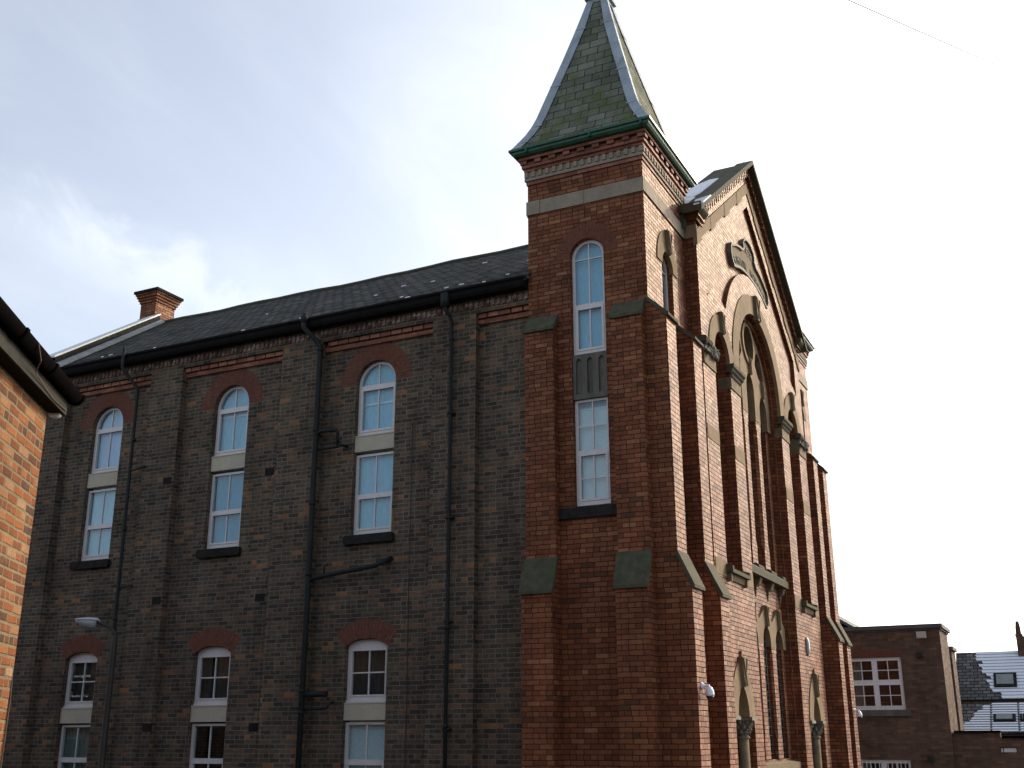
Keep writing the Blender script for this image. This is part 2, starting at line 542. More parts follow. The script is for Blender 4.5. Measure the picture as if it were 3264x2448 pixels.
def archway(c, hw, z0, zs, rz=None, n=20):     # opening with a round (or raised) head
    return [(c - hw, z0), (c + hw, z0)] + arc(c, zs, hw, 0, 180, n, rz)


def pointed(c, hw, zs, rise, n=10):             # points from right spring over the apex to left spring
    k = (rise * rise - hw * hw) / (2 * hw)      # centre offset so that the arcs meet at the apex
    rad = hw + k
    a = math.atan2(rise, k)
    right = [(c - k + rad * math.cos(a * i / n), zs + rad * math.sin(a * i / n)) for i in range(n + 1)]
    left = [(2 * c - x, z) for x, z in reversed(right)]
    return right + left[1:]


GZ = -0.9     # street level
XC = 23.27    # middle of the chapel front

# ------------------------------------------------------------------ ground
g = MB()
g.slab([(-900, -900), (900, -900), (900, 900), (-900, 900)], (), 'Z', GZ - .6, GZ - .13)
structure(g.build('ground', 'soil'))
g = MB()
g.slab([(-60, -9), (90, -9), (90, 1.2), (11.8, 1.2), (11.8, 60), (7.6, 60), (7.6, 12), (-60, -20)], (), 'Z', GZ - .3, GZ - .126)
structure(g.build('road', 'asphalt'))
g = MB()
g.slab([(11.8, 1.2), (36.9, 1.2), (36.9, 5.1), (16.3, 5.1), (16.3, 60), (11.8, 60)], (), 'Z', GZ - .3, GZ)
structure(g.build('pavement', 'paving'))

# ------------------------------------------------------------------ CHAPEL
chapel = thing('chapel', 'tall red and dark brick chapel with corner tower, slate spire and gabled arched front', 'chapel', (16.7, 5.4, GZ))
WB = -1.2

PX, QX = 16.75, 16.90          # pilaster face, panel face of the side wall
WX = QX + .1                   # window frames
WIN_C = [11.305, 14.80, 18.22]   # window bays on the side wall
HW = .445
REAR = lambda x: 20.4 + .54 * (x - 16.7)

# side wall ---------------------------------------------------------------
w = MB()
holes = []
for c in WIN_C:
    holes.append(archway(c, HW, 5.17, 8.09))
    holes.append([(c - HW, .42), (c + HW, .42), (c + HW, 3.20)] +
                 [(c + HW * math.cos(R(180 * i / 10)), 3.20 + .105 * math.sin(R(180 * i / 10))) for i in range(1, 10)] + [(c - HW, 3.20)])
for c in (11.305,):
    pass
w.slab([(7.9, WB), (20.4, WB), (20.4, 9.6), (7.9, 9.6)], holes, 'X', QX, QX + .26)
panels = [(7.9, 9.065), (9.975, 12.50), (13.46, 16.05), (16.93, 19.39)]
edges = [9.065, 9.975, 12.50, 13.46, 16.05, 16.93, 19.39, 20.4]
for a, b_ in ((9.065, 9.975), (12.50, 13.46), (16.05, 16.93), (19.39, 20.4)):
    w.box(PX, QX + .02, a, b_, WB, 9.05)
w.box(PX, QX + .02, 7.9, 20.4, 9.05, 9.14)          # flush band above the panels
w.box(PX - .035, QX + .02, 7.9, 20.4, 9.265, 9.34)  # oversailing course
w.box(PX + .03, QX + .02, 7.9, 20.4, 9.14, 9.265)   # shadowed back of the dentils
# rear and inner shell so that no light leaks through
w.slab([(16.87, 20.37), (23.27, 23.83), (29.6, 20.4), (29.6, 20.6), (23.27, 24.05), (16.87, 20.6)], (), 'Z', WB, 9.5)
w.box(29.4, 29.65, 7.9, 20.5, WB, 9.5)
w.build('side_wall', 'dark_brick', chapel)

d = MB()
y = 8.0
while y < 20.3:
    d.box(PX - .03 - .006 * random.random(), PX + .06, y, y + .058, 9.142 + .01 * random.random(), 9.262)
    y += .112
d.box(PX - .004, PX + .05, 7.99, 20.35, 9.139, 9.264)
d.build('dentil_course', 'dentil_brick', chapel)

for (a, b_) in panels:
    fz = MB()
    fz.box(QX - .055, QX + .01, a + .002, b_ - .002, 8.86, 8.945)
    yy = a + .004
    while yy < b_ - .1:
        e = min(yy + .232, b_ - .004)
        fz.box(QX - .10, QX - .0, yy, e - .012, 8.957, 9.046)
        yy += .243
    fz.build('brick_frieze', 'frieze_brick', chapel)

for c in WIN_C:                 # rings of red rubbed brick over each opening, each brick laid radially
    a = MB()
    nb = 40
    for i in range(nb):
        a0, a1 = math.pi * i / nb + .009, math.pi * (i + 1) / nb - .009
        ri, ro = .447, .80
        pts = [(c + r_ * math.cos(an), 8.09 + r_ * math.sin(an)) for r_, an in ((ri, a0), (ro, a0), (ro, a1), (ri, a1))]
        a.slab(pts, (), 'X', QX - .004 - .003 * random.random(), QX + .10)
    a.build('window_arch', 'arch_brick', chapel)
    a = MB()
    nb = 17
    for i in range(nb):
        t0, t1 = i / nb, (i + 1) / nb
        def pt(tt, rr):
            ang = R(128 - 76 * tt)
            cz = 3.305 - .72
            return (c - 0 + rr * math.cos(ang), cz + rr * math.sin(ang))
        pts = [pt(t0 + .004, .735), pt(t1 - .004, .735), pt(t1 - .004, 1.06), pt(t0 + .004, 1.06)]
        a.slab(pts, (), 'X', QX - .004 - .003 * random.random(), QX + .05)
    a.build('window_arch', 'arch_brick', chapel)
for c, yo in zip(WIN_C, (0, 0, 0)):
    pass

# airbricks
for (yy, zz) in ((13.72, 6.6), (13.75, 4.16), (13.7, 1.81), (16.2, 4.22), (16.21, 6.64), (16.14, 1.82)):
    a = MB()
    px = PX if (12.5 < yy < 13.46) or (16.05 < yy < 16.93) else QX
    a.box(px - .004, px + .02, yy - .11, yy + .11, zz - .075, zz + .075)
    for k in range(4):
        a.box(px - .012, px - .003, yy - .10, yy + .10, zz - .06 + k * .036, zz - .045 + k * .036)
    a.build('air_brick', 'stone_dark', chapel)


# windows -------------------------------------------------------------------
def frame_x(mb, x, th, y0, y1, z0, z1, bw, head=0.0, holes=None):
    """white frame in a plane of constant x: outer rectangle (or arched top) with holes"""
    if head:
        c, hw = (y0 + y1) / 2, (y1 - y0) / 2
        outer = [(y0, z0), (y1, z0)] + arc(c, z1 - hw, hw, 0, 180, 20)
    else:
        outer = [(y0, z0), (y1, z0), (y1, z1), (y0, z1)]
    mb.slab(outer, holes, 'X', x, x + th)


def rect(y0, y1, z0, z1):
    return [(y0, z0), (y1, z0), (y1, z1), (y0, z1)]


def side_window(c, hw, x, kind, z0, z1, rail=None, blind='blind', sill=None, bars=None, spandrel=None, parent=None, drop=None):
    y0, y1 = c - hw + .004, c + hw - .004
    f = MB()
    fw = .055
    if kind == 'arched':
        zs = z1 - (y1 - y0) / 2
        zr = rail
        lun = [(y0 + fw, zr + .03), (y1 - fw, zr + .03)] + arc(c, zs, hw - .004 - fw, 4, 176, 18)
        frame_x(f, x, .07, y0, y1, z0, z1, fw, 1, [lun, rect(y0 + fw, y1 - fw, z0 + fw + .02, zr - .035)])
        ca = (y0 + fw, y1 - fw, z0 + fw + .02, zr - .035)
        f.slab(rect(*ca), [rect(ca[0] + .04, ca[1] - .04, ca[2] + .04, ca[3] - .04)], 'X', x - .012, x + .05)
        f.box(x + .012, x + .045, c - .012, c + .012, ca[2] + .03, ca[3] - .03)
        f.box(x + .012, x + .045, c - .012, c + .012, zr + .02, z1 - fw + .01)
        pane = [(y0 + .03, z0 + .05), (y1 - .03, z0 + .05)] + arc(c, zs, hw - .03, 0, 180, 18)
    elif kind == 'double':
        frame_x(f, x, .07, y0, y1, z0, z1, fw, 0, [rect(y0 + fw, y1 - fw, z0 + fw + .02, rail - .03), rect(y0 + fw, y1 - fw, rail + .03, z1 - fw * .8)])
        ca = (y0 + fw, y1 - fw, z0 + fw + .02, rail - .03)
        f.slab(rect(*ca), [rect(ca[0] + .035, ca[1] - .035, ca[2] + .035, ca[3] - .035)], 'X', x - .012, x + .05)
        f.box(x + .012, x + .045, c - .012, c + .012, ca[2] + .03, ca[3] - .03)
        f.box(x + .012, x + .045, c - .012, c + .012, rail + .02, z1 - fw * .8 + .01)
        for zb in (bars or ()):
            f.box(x + .014, x + .043, y0 + fw - .01, y1 - fw + .01, zb - .011, zb + .011)
        pane = rect(y0 + .03, y1 - .03, z0 + .03, z1 - .03)
    else:   # segmental head, four panes
        top = z1 - .11
        seg = [(c + (y1 - c) * math.cos(R(180 * i / 12)), top + .004 + (z1 - top) * math.sin(R(180 * i / 12))) for i in range(13)]
        f.slab([(y0, z0), (y1, z0)] + seg, [rect(y0 + fw + .01, y1 - fw - .01, z0 + fw + .05, top - .06)], 'X', x, x + .07)
        ca = (y0 + fw + .01, y1 - fw - .01, z0 + fw + .05, top - .06)
        f.slab(rect(*ca), [rect(ca[0] + .025, ca[1] - .025, ca[2] + .025, ca[3] - .025)], 'X', x - .012, x + .05)
        f.box(x + .012, x + .045, c - .011, c + .011, ca[2] + .02, ca[3] - .02)
        zm = (ca[2] + ca[3]) / 2
        f.box(x + .013, x + .044, ca[0] + .02, ca[1] - .02, zm - .011, zm + .011)
        f.box(x - .025, x + .02, y0 - .004, y1 + .004, z0 - .004, z0 + .035)
        pane = rect(y0 + .03, y1 - .03, z0 + .03, top)
    win = f.build('window', 'upvc', parent or chapel)
    p = MB(); p.slab(pane, (), 'X', x + .026, x + .034)
    p.build('pane', 'glass', win)
    if blind:
        bmb = MB()
        if blind in ('curtain', 'net_curtain'):
            n = 44
            pts = [(x + .16 + .03 * math.sin(i * 1.15) * (0.5 + random.random() * .6), y0 - .05 + (y1 - y0 + .1) * i / n) for i in range(n + 1)]
            o2 = pts + [(px_ + .006, py_) for px_, py_ in reversed(pts)]
            bmb.slab(o2, (), 'Z', z0 - .02, z1 + .02)
            bmb.build('curtain', blind, win)
        else:
            lo = z0 - .05
            ztop = z1 + .1 if drop is None else z1 - drop
            bmb.box(x + .11, x + .116, y0 - .06, y1 + .06, lo, ztop)
            if drop is not None:
                bmb.box(x + .10, x + .126, y0 - .06, y1 + .06, ztop, ztop + .03)
            bmb.build('blind', blind, win)
    return win


for i, c in enumerate(WIN_C):
    wa = side_window(c, HW, WX, 'arched', 7.075, 8.535, rail=8.05, blind=('blind_blue', 'blind_blue', 'blind_lilac')[i])
    if i < 2:       # pale strip set inside, just showing through the glass
        b_ = MB(); b_.box(WX + .09, WX + .10, c - .5, c + .5, 7.70 + .2 * i, 7.745 + .2 * i); b_.build('pale_strip', 'upvc_white', wa)
    wdw = side_window(c, HW, WX, 'double', 5.20, 6.715, rail=5.925, blind=('blind_blue', 'blind_deep', 'blind_sky')[i])
    s = MB()       # dark stone sill with rounded ends
    prof = [(c - .50, 5.0), (c + .52, 5.0), (c + .545, 5.03), (c + .545, 5.135), (c + .51, 5.165), (c - .49, 5.165), (c - .525, 5.135), (c - .525, 5.03)]
    s.slab(prof, (), 'X', QX - .09, QX + .12)
    s.build('sill', 'stone_dark', wdw)
    side_window(c, HW, WX, 'segmental', 2.215, 3.295, blind='curtain')
    side_window(c, HW, WX, 'double', .44, 1.885, rail=1.235, blind=('blind_white', None, 'net_curtain')[i])
    for z0, z1 in ((6.765, 7.072), (1.915, 2.212)):
        s = MB()
        s.box(QX + .03, QX + .16, c - HW - .0, c + HW + .0, z0, z1)
        s.box(QX + .02, QX + .05, c - HW, c + HW, z1 - .02, z1 + .0015)
        s.build('spandrel_panel', 'concrete', chapel)

# roof ------------------------------------------------------------------------
SL = .597
EX, EZ = 16.52, 9.50
RZ = EZ + (XC - EX) * SL
r = MB()
pts = []
nY = 30
def roof_sheet(mb, x0, z0, x1, z1, th=.09):
    # long slope with a slightly sagging ridge
    ys0 = [6.1 + (REAR(16.7) - .05 - 6.1) * i / nY for i in range(nY + 1)]
    top, bot = [], []
    for i in range(nY + 1):
        f = i / nY
        ya = 7.965 + (20.1 - 7.965) * f
        yb = 6.1 + (23.5 - 6.1) * f
        sag = -.05 * math.sin(math.pi * f) + .014 * math.sin(f * 19) + .013 * math.sin(f * 47 + 1)
        top.append([(x0, ya, z0), (x1, yb, z1 + sag), (x1, yb, z1 + sag - th), (x0, ya, z0 - th)])
    mb.loft(top)
roof_sheet(r, EX, EZ, XC, RZ)
roof_sheet(r, 2 * XC - EX, EZ, XC, RZ)
for sg in (-1, 1):      # added fillers under the roof, blocking sky light that leaked in behind the gable
    ring_ = []
    for dx in (XC - 18.9, 0):
        zz = RZ - dx * SL - .13
        ring_.append([(XC + sg * dx, 6.02, zz), (XC + sg * dx, 8.6, zz), (XC + sg * dx, 8.6, zz - .08), (XC + sg * dx, 6.02, zz - .08)])
    r.loft(ring_)
roof = r.build('roof', 'slate', chapel)
rd = MB()
path = []
for i in range(25):
    f = i / 24
    path.append((XC, 6.2 + 17.0 * f, RZ + .0 - .05 * math.sin(math.pi * f) + .014 * math.sin(f * 19) + .013 * math.sin(f * 47 + 1)))
rd.tube(path, .075, 8)
rd.build('ridge', 'stone_cope', roof)
# stray patches of old snow / lime on the slates
sp_ = MB()
for k in range(18):
    yy = random.uniform(8.3, 19.5)
    fx = random.choice((random.uniform(.02, .12), random.uniform(.02, .12), random.uniform(.1, .75)))
    xx = EX + (XC - EX) * fx
    yy += fx * random.uniform(0, 2.6)
    zz = EZ + (xx - EX) * SL + .004 - .05 * math.sin(math.pi * (yy - 6.1) / 16) * fx
    ln, wd = random.uniform(.04, .13), random.uniform(.006, .022)
    sp_.hexa([(xx, yy, zz), (xx + wd, yy, zz + wd * SL), (xx + wd, yy + ln, zz + wd * SL), (xx, yy + ln, zz),
              (xx, yy, zz + .02), (xx + wd, yy, zz + wd * SL + .02), (xx + wd, yy + ln, zz + wd * SL + .02), (xx, yy + ln, zz + .02)])
sp_.build('snow_fleck', 'snow', roof)['kind'] = 'stuff'

# rear gable parapet with lead flashing, chimney
pp = MB()
def skew(x, off):      # point on the skewed rear line, off metres further back
    return (x, 19.69 + .54 * (x - 16.7) + off)
def zr_(x):
    return EZ + (x - EX) * SL
ring = []
for x in (16.5, XC - .25):
    a_ = skew(x, .06); b_ = skew(x, .42)
    ring.append([(a_[0], a_[1], zr_(x) - .6), (b_[0], b_[1], zr_(x) - .6), (b_[0], b_[1], zr_(x) + .30), (a_[0], a_[1], zr_(x) + .30)])
pp.loft(ring)
par = pp.build('gable_parapet', 'stone_dark', chapel)
fl = MB()
ring = []
for x in (16.48, XC - .2):
    a_ = skew(x, -.13); b_ = skew(x, .058)
    ring.append([(a_[0], a_[1], zr_(x) + .02), (b_[0], b_[1], zr_(x) + .02), (b_[0], b_[1], zr_(x) + .14), (b_[0], b_[1] - .015, zr_(x) + .14), (a_[0], a_[1], zr_(x) + .05)])
fl.loft(ring)
fl.build('flashing', 'lead_dull', par)
fl = MB()
ring = []
for x in (16.4, XC - .3):
    a_ = skew(x, .03); b_ = skew(x, .5)
    ring.append([(a_[0], a_[1], zr_(x) + .30), (b_[0], b_[1], zr_(x) + .30), (b_[0], b_[1], zr_(x) + .345), (a_[0], a_[1], zr_(x) + .345)])
fl.loft(ring)
fl.build('coping', 'lead_bright', par)
ch = MB()
cx0, cx1, cy0, cy1 = 23.0, 23.78, 23.37, 23.98
ch.box(cx0, cx1, cy0, cy1, 12.6, 14.15)
for k, (o, z0, z1) in enumerate(((.03, 14.15, 14.23), (.065, 14.23, 14.31), (.10, 14.31, 14.39), (.13, 14.39, 14.45))):
    ch.box(cx0 - o, cx1 + o, cy0 - o, cy1 + o, z0, z1)
ch.box(cx0 - .03, cx1 + .03, cy0 - .03, cy1 + .03, 13.45, 13.66)
chim = ch.build('chimney', 'red_brick', roof)
cc = MB()
cc.box(cx0 - .17, cx1 + .17, cy0 - .17, cy1 + .17, 14.451, 14.53)
cc.build('chimney_cap', 'stone_dark', roof)

# eaves gutter
gt = MB()
gt.slab([(16.50, 9.36), (16.53, 9.31), (16.62, 9.29), (16.74, 9.32), (16.76, 9.345), (16.76, 9.47), (16.50, 9.47)], (), 'Y', 7.975, 20.3)
gt.slab([(16.47, 9.455), (16.50, 9.455), (16.50, 9.50), (16.47, 9.50)], (), 'Y', 7.975, 20.3)
gt.build('gutter', 'dark_eaves', chapel)

# drainpipes
def collars(mb, x, y, zs, r_):
    for z in zs:
        mb.lathe([(r_, z - .03), (r_ + .012, z - .03), (r_ + .012, z + .03), (r_, z + .03)], x, y, 12)

p1 = MB()
p1.tube([(16.44, 17.50, 9.64), (16.44, 17.49, 9.2), (16.50, 17.44, 9.08), (16.64, 17.24, 8.78), (16.66, 17.2, 8.68), (16.66, 17.16, 4), (16.66, 17.14, -.9)], .036, 10)
p1.tube([(16.66, 17.15, 6.93), (16.66, 16.88, 6.97), (16.70, 16.84, 7.0), (16.88, 16.84, 7.02)], .022, 8)
p1.tube([(16.66, 17.13, 4.50), (16.66, 16.88, 4.54), (16.88, 16.85, 4.56)], .018, 8)
collars(p1, 16.66, 17.16, (7.6, 5.7, 3.9, 2.1), .036)
p1.build('drainpipe', 'pipe', chapel, True)
p2 = MB()
p2.tube([(16.42, 12.72, 9.57), (16.42, 12.72, 9.36)], [.045, .045], 10)
p2.tube([(16.42, 12.73, 9.45), (16.43, 12.72, 9.28), (16.60, 12.50, 9.0), (16.64, 12.46, 8.9), (16.64, 12.455, 4), (16.64, 12.46, -.9)], .052, 12)
p2.tube([(16.64, 12.45, 7.13), (16.64, 12.33, 7.19), (16.64, 12.0, 7.17), (16.66, 11.965, 7.12), (16.68, 11.97, 6.86)], [.042, .042, .042, .03, .026], 10)
p2.tube([(16.66, 12.45, 6.84), (16.68, 11.98, 6.85), (16.70, 11.92, 6.88), (16.9, 11.9, 6.9)], .03, 8)
p2.tube([(16.68, 11.97, 6.95), (16.64, 11.93, 6.98), (16.66, 11.86, 7.0)], .016, 6)
p2.tube([(16.66, 12.45, 4.37), (16.67, 12.3, 4.42), (16.69, 11.05, 4.55), (16.72, 10.94, 4.60), (16.9, 10.82, 4.70)], .044, 10)
p2.tube([(16.66, 12.45, 2.36), (16.66, 12.05, 2.36), (16.75, 12.0, 2.36)], .052, 10)
p2.tube([(16.66, 12.43, 2.10), (16.68, 11.95, 2.12), (16.7, 11.9, 2.2), (16.8, 11.9, 2.22)], .026, 8)
p2.tube([(16.72, 12.17, 4.47), (16.72, 12.17, 4.62), (16.74, 12.1, 4.65)], .016, 6)
collars(p2, 16.64, 12.457, (8.85, 7.22, 4.48, 2.42, 2.05, 5.8), .052)
p2.lathe([(.03, 9.36), (.075, 9.42), (.075, 9.5), (.05, 9.52)], 16.42, 12.72, 12)
p2.build('drainpipe', 'pipe', chapel, True)
p3 = MB()
p3.box(16.43, 16.53, 9.50, 9.64, 9.18, 9.44)
p3.tube([(16.48, 9.57, 9.2), (16.50, 9.56, 9.1), (16.62, 9.535, 9.02), (16.67, 9.53, 8.93), (16.67, 9.53, 4), (16.67, 9.54, -.9)], .033, 10)
collars(p3, 16.67, 9.53, (8.6, 7.2, 5.28, 3.4, 1.8), .033)
for z in (7.18, 5.28, 3.5, 1.75):
    p3.box(16.66, 16.76, 9.46, 9.60, z - .015, z + .015)
p3.build('drainpipe', 'pipe', chapel, True)
cb = MB()
cb.tube([(16.845, 10.43, 7.13), (16.845, 10.425, 5.2), (16.845, 10.43, 4.7), (16.845, 10.41, 3), (16.845, 10.405, 1.9), (16.845, 10.40, -.9)], .009, 6)
cb.ball((16.84, 10.43, 7.14), .02)
cb.build('cable', 'cable', chapel)

# ---------------------------------------------------------------- TOWER
TX0, TX1, TY0, TY1 = 16.70, 18.95, 5.73, 7.97
TC = (17.825, 6.85)


def tower(x0, x1, mirror):
    """brick shaft; mirror = the right-hand twin of the tower"""
    mb = MB()
    ytop = 11.40
    if not mirror:
        c = 6.83
        mb.slab([(TY0, WB), (TY1, WB), (TY1, ytop), (TY0, ytop)], [archway(c, .32, 5.24, 9.75)], 'X', x0, x0 + .26)
        mb.slab([(x0 + .26, WB), (x1 + .05, WB), (x1 + .05, ytop), (x0 + .26, ytop)], [archway(17.84, .30, 5.24, 9.72)], 'Y', TY0, TY0 + .26)
        mb.box(x1 - .24, x1, TY0 + .26, TY1, 8.5, ytop)
        mb.box(x0 + .26, x1 - .24, TY1 - .25, TY1, 8.5, ytop)
    else:
        mb.slab([(x0 - .05, WB), (x1, WB), (x1, ytop), (x0 - .05, ytop)], [archway(2 * XC - 17.84, .30, 5.24, 9.72)], 'Y', TY0, TY0 + .26)
        mb.box(x0, x0 + .24, TY0 + .26, TY1, 8.5, ytop)
        mb.box(x1 - .26, x1, TY0 + .26, TY1, WB, ytop)
        mb.box(x0 + .24, x1 - .26, TY1 - .25, TY1, 8.5, ytop)
    tw = mb.build('tower_wall', 'red_brick', chapel)

    def ring(o, z0, z1, name, mat, parent=tw):
        b = MB()
        b.box(x0 - o, x1 + o, TY0 - o, TY1 + o, z0, z1)
        return b.build(name, mat, parent)
    sc_ = MB()      # string course of long stones
    o = .022
    cuts = [TY0 - o, 6.85, 7.72, TY1 + o]
    for a, b_ in zip(cuts[:-1], cuts[1:]):
        sc_.box(x0 - o - (.012 if b_ > 7.9 else 0), x0 + .05, a + .003, b_ - .003, 10.75, 11.02)
    nx = 3
    xs = [x0 + .052 + (x1 - x0 + o - .052) * i / nx for i in range(nx + 1)]
    for a, b_ in zip(xs[:-1], xs[1:]):
        sc_.box(a + .003, b_ - .003, TY0 - o, TY0 + .05, 10.75, 11.02)
    sc_.box(x1 - .03, x1 + o, TY0 + .052, TY1 + o, 10.75, 11.02)
    sc_.box(x0 - o + .03, x1 + o - .03, TY0, TY1 + o, 10.73, 10.75)
    sc_.build('string_course', 'string_stone', chapel)
    cor = MB()
    for o, z0, z1 in ((.0, 11.395, 11.40), (.02, 11.37, 11.44), (.05, 11.635, 11.70), (.085, 11.70, 11.765), (.13, 11.84, 11.905)):
        cor.box(x0 - o, x1 + o, TY0 - o, TY1 + o, z0, z1)
    cor.box(x0 - .06, x1 + .06, TY0 - .06, TY1 + .06, 11.765, 11.84)
    # corbel blocks under the top course
    for k in range(9):
        a = TY0 - .1 + (TY1 - TY0 + .2 - .13) * k / 8
        cor.box(x0 - .115, x0, a, a + .13, 11.767, 11.838)
    for k in range(9):
        a = x0 - .1 + (x1 - x0 + .2 - .13) * k / 8
        cor.box(a, a + .13, TY0 - .115, TY0, 11.767, 11.838)
    cor.build('cornice', 'frieze_brick', chapel)
    dn = MB()
    dn.box(x0 - .045, x1 + .045, TY0 - .045, TY1 + .045, 11.445, 11.50)
    dn.box(x0 - .02, x1 + .02, TY0 - .02, TY1 + .02, 11.50, 11.632)
    n = 17
    for k in range(n):
        a = TY0 - .04 + (TY1 - TY0 + .08 - .065) * k / (n - 1)
        dn.box(x0 - .06, x0 - .01, a, a + .065, 11.51, 11.62)
        a = x0 - .04 + (x1 - x0 + .08 - .065) * k / (n - 1)
        dn.box(a, a + .065, TY0 - .06, TY0 - .01, 11.51, 11.62)
    dn.build('dentil_course', 'string_stone', chapel)
    gu = MB()       # moulded gutter running round the eaves
    prof = [(.15, 11.905), (.19, 11.915), (.225, 11.95), (.232, 11.99), (.268, 12.0), (.268, 12.045), (.245, 12.05), (.235, 12.02), (.16, 12.02)]
    rings = []
    for o, z in prof:
        rings.append([(x0 - o, TY0 - o, z), (x1 + o, TY0 - o, z), (x1 + o, TY1 + o, z), (x0 - o, TY1 + o, z)])
    gu.loft(rings, cap=False)
    for yy in (6.6, 7.86, 5.62):
        gu.box(x0 - .276, x0 - .2, yy, yy + .03, 11.93, 12.047)
    gu.build('tower_gutter', 'green_gutter', chapel)
    cx, cy = (x0 + x1) / 2, 6.85
    if not mirror:
        prof = [(1.345, 12.03), (1.23, 12.22), (1.12, 12.42), (1.03, 12.62), (.955, 12.84), (.75, 13.57), (.56, 14.24), (.36, 14.98), (.17, 15.72)]
        s = MB()
        s.loft([[(cx - h, cy - h, z), (cx + h, cy - h, z), (cx + h, cy + h, z), (cx - h, cy + h, z)] for h, z in prof])
        spire = s.build('spire', 'spire_slate', chapel)
        for sx, sy in ((-1, -1), (-1, 1), (1, -1), (1, 1)):
            hp = MB()
            rings = []
            for h, z in prof:
                wd = .155 if z < 15 else .10
                o = .022
                wd = min(wd, h * .9)
                A = (cx + sx * (h + o), cy + sy * (h - wd), z)
                H = (cx + sx * (h + o + .012), cy + sy * (h + o + .012), z)
                B = (cx + sx * (h - wd), cy + sy * (h + o), z)
                I = (cx + sx * (h - .08 if h > .2 else h * .5), cy + sy * (h - .08 if h > .2 else h * .5), z)
                rings.append([A, H, B, I])
            hp.loft(rings)
            for k in range(1, len(prof), 2):        # lapped joints of the lead
                h, z = prof[k]
                hp.hexa([(cx + sx * (h + .036), cy + sy * (h - .185), z - .012), (cx + sx * (h + .04), cy + sy * (h + .04), z - .012), (cx + sx * (h - .185), cy + sy * (h + .036), z - .012), (cx + sx * (h - .1), cy + sy * (h - .1), z - .012),
                         (cx + sx * (h + .032), cy + sy * (h - .185), z + .012), (cx + sx * (h + .034), cy + sy * (h + .034), z + .012), (cx + sx * (h - .185), cy + sy * (h + .032), z + .012), (cx + sx * (h - .1), cy + sy * (h - .1), z + .012)])
            hp.build('hip_flashing', 'lead', spire)
        cp = MB()
        for h, z0, z1 in ((.20, 15.66, 15.74), (.25, 15.74, 15.80), (.21, 15.80, 15.98)):
            cp.box(cx - h, cx + h, cy - h, cy + h, z0, z1)
        cp.build('spire_cap', 'lead', spire)
    else:
        s = MB()
        s.loft([[(cx - h, cy - h, z), (cx + h, cy - h, z), (cx + h, cy + h, z), (cx - h, cy + h, z)] for h, z in ((1.345, 12.03), (.05, 12.25))])
        s.build('tower_roof', 'lead', chapel)
    return tw


tower_left = tower(TX0, TX1, False)
tower_right = tower(2 * XC - TX1, 2 * XC - TX0, True)

# tower side window
tc_ = 6.83
wu = side_window(tc_, .32, TX0 + .09, 'arched', 7.92, 10.065, rail=8.83, blind='blind_blue')
# the upper light of this window is tall: a thin bar crosses it at the springing
b_ = MB(); b_.box(TX0 + .10, TX0 + .135, tc_ - .27, tc_ + .27, 9.70, 9.722); b_.build('glazing_bar', 'upvc', wu)
side_window(tc_, .32, TX0 + .09, 'double', 5.28, 7.11, rail=6.19, bars=(5.74, 6.64), blind='blind_white', drop=.16)
bk = MB(); bk.box(TX0 + .26, TX0 + .27, 6.3, 7.36, 6.6, 7.3); bk.build('window_backing', 'blind_sky', chapel)
s = MB()
s.box(TX0 - .05, TX0 + .12, 6.37, 7.42, 5.06, 5.235)
s.build('window_sill', 'stone_dark', chapel)
s = MB()      # fluted stone panel between the two lights
z0, z1 = 7.112, 7.918
fl_holes = []
for k in range(3):
    cc_ = tc_ + .21 - .21 * k
    fl_holes.append([(cc_ - .052, z0 + .09), (cc_ + .052, z0 + .09), (cc_ + .052, z1 - .14)] + pointed(cc_, .052, z1 - .14, .07, 4)[1:-1] + [(cc_ - .052, z1 - .14)])
s.slab(rect(tc_ - .318, tc_ + .318, z0, z1), fl_holes, 'X', TX0 + .03, TX0 + .075)
s.box(TX0 + .075, TX0 + .16, tc_ - .318, tc_ + .318, z0, z1)
s.build('spandrel_panel', 'fluted_stone', chapel)
# flush ring of red voussoirs over the window
a = MB()
nb = 26
for i in range(nb):
    a0, a1 = math.pi * i / nb + .009, math.pi * (i + 1) / nb - .009
    pts = [(tc_ + r_ * math.cos(an), 9.75 + r_ * math.sin(an)) for r_, an in ((.322, a0), (.60, a0), (.60, a1), (.322, a1))]
    a.slab(pts, (), 'X', TX0 - .004 - .002 * random.random(), TX0 + .08)
a.build('window_arch', 'arch_brick', chapel)


# buttresses
def side_buttress(y0, y1, x_up, x_lo):
    prof = [(16.72, WB), (x_lo, WB), (x_lo, 3.84), (x_up, 4.36), (x_up, 8.40), (16.695, 8.66), (16.72, 8.66)]
    b = MB(); b.slab(prof, (), 'Y', y0, y1)
    bt = b.build('buttress', 'red_brick', chapel)
    for (xa, za, xb, zb) in ((x_lo, 3.84, x_up, 4.36), (x_up, 8.40, 16.694, 8.66)):
        c = MB()
        c.slab([(xa - .05, za - .02), (xa - .05, za + .03), (xb - .002, zb + .065), (xb + .03, zb + .065), (xb + .03, zb + .005), (xa + .0, za - .02)], (), 'Y', y0 - .025, y1 + .025)
        c.build('coping', 'stone_mossy', bt)


side_buttress(7.42, 7.965, 16.52, 16.34)
side_buttress(5.81, 6.34, 16.52, 16.34)


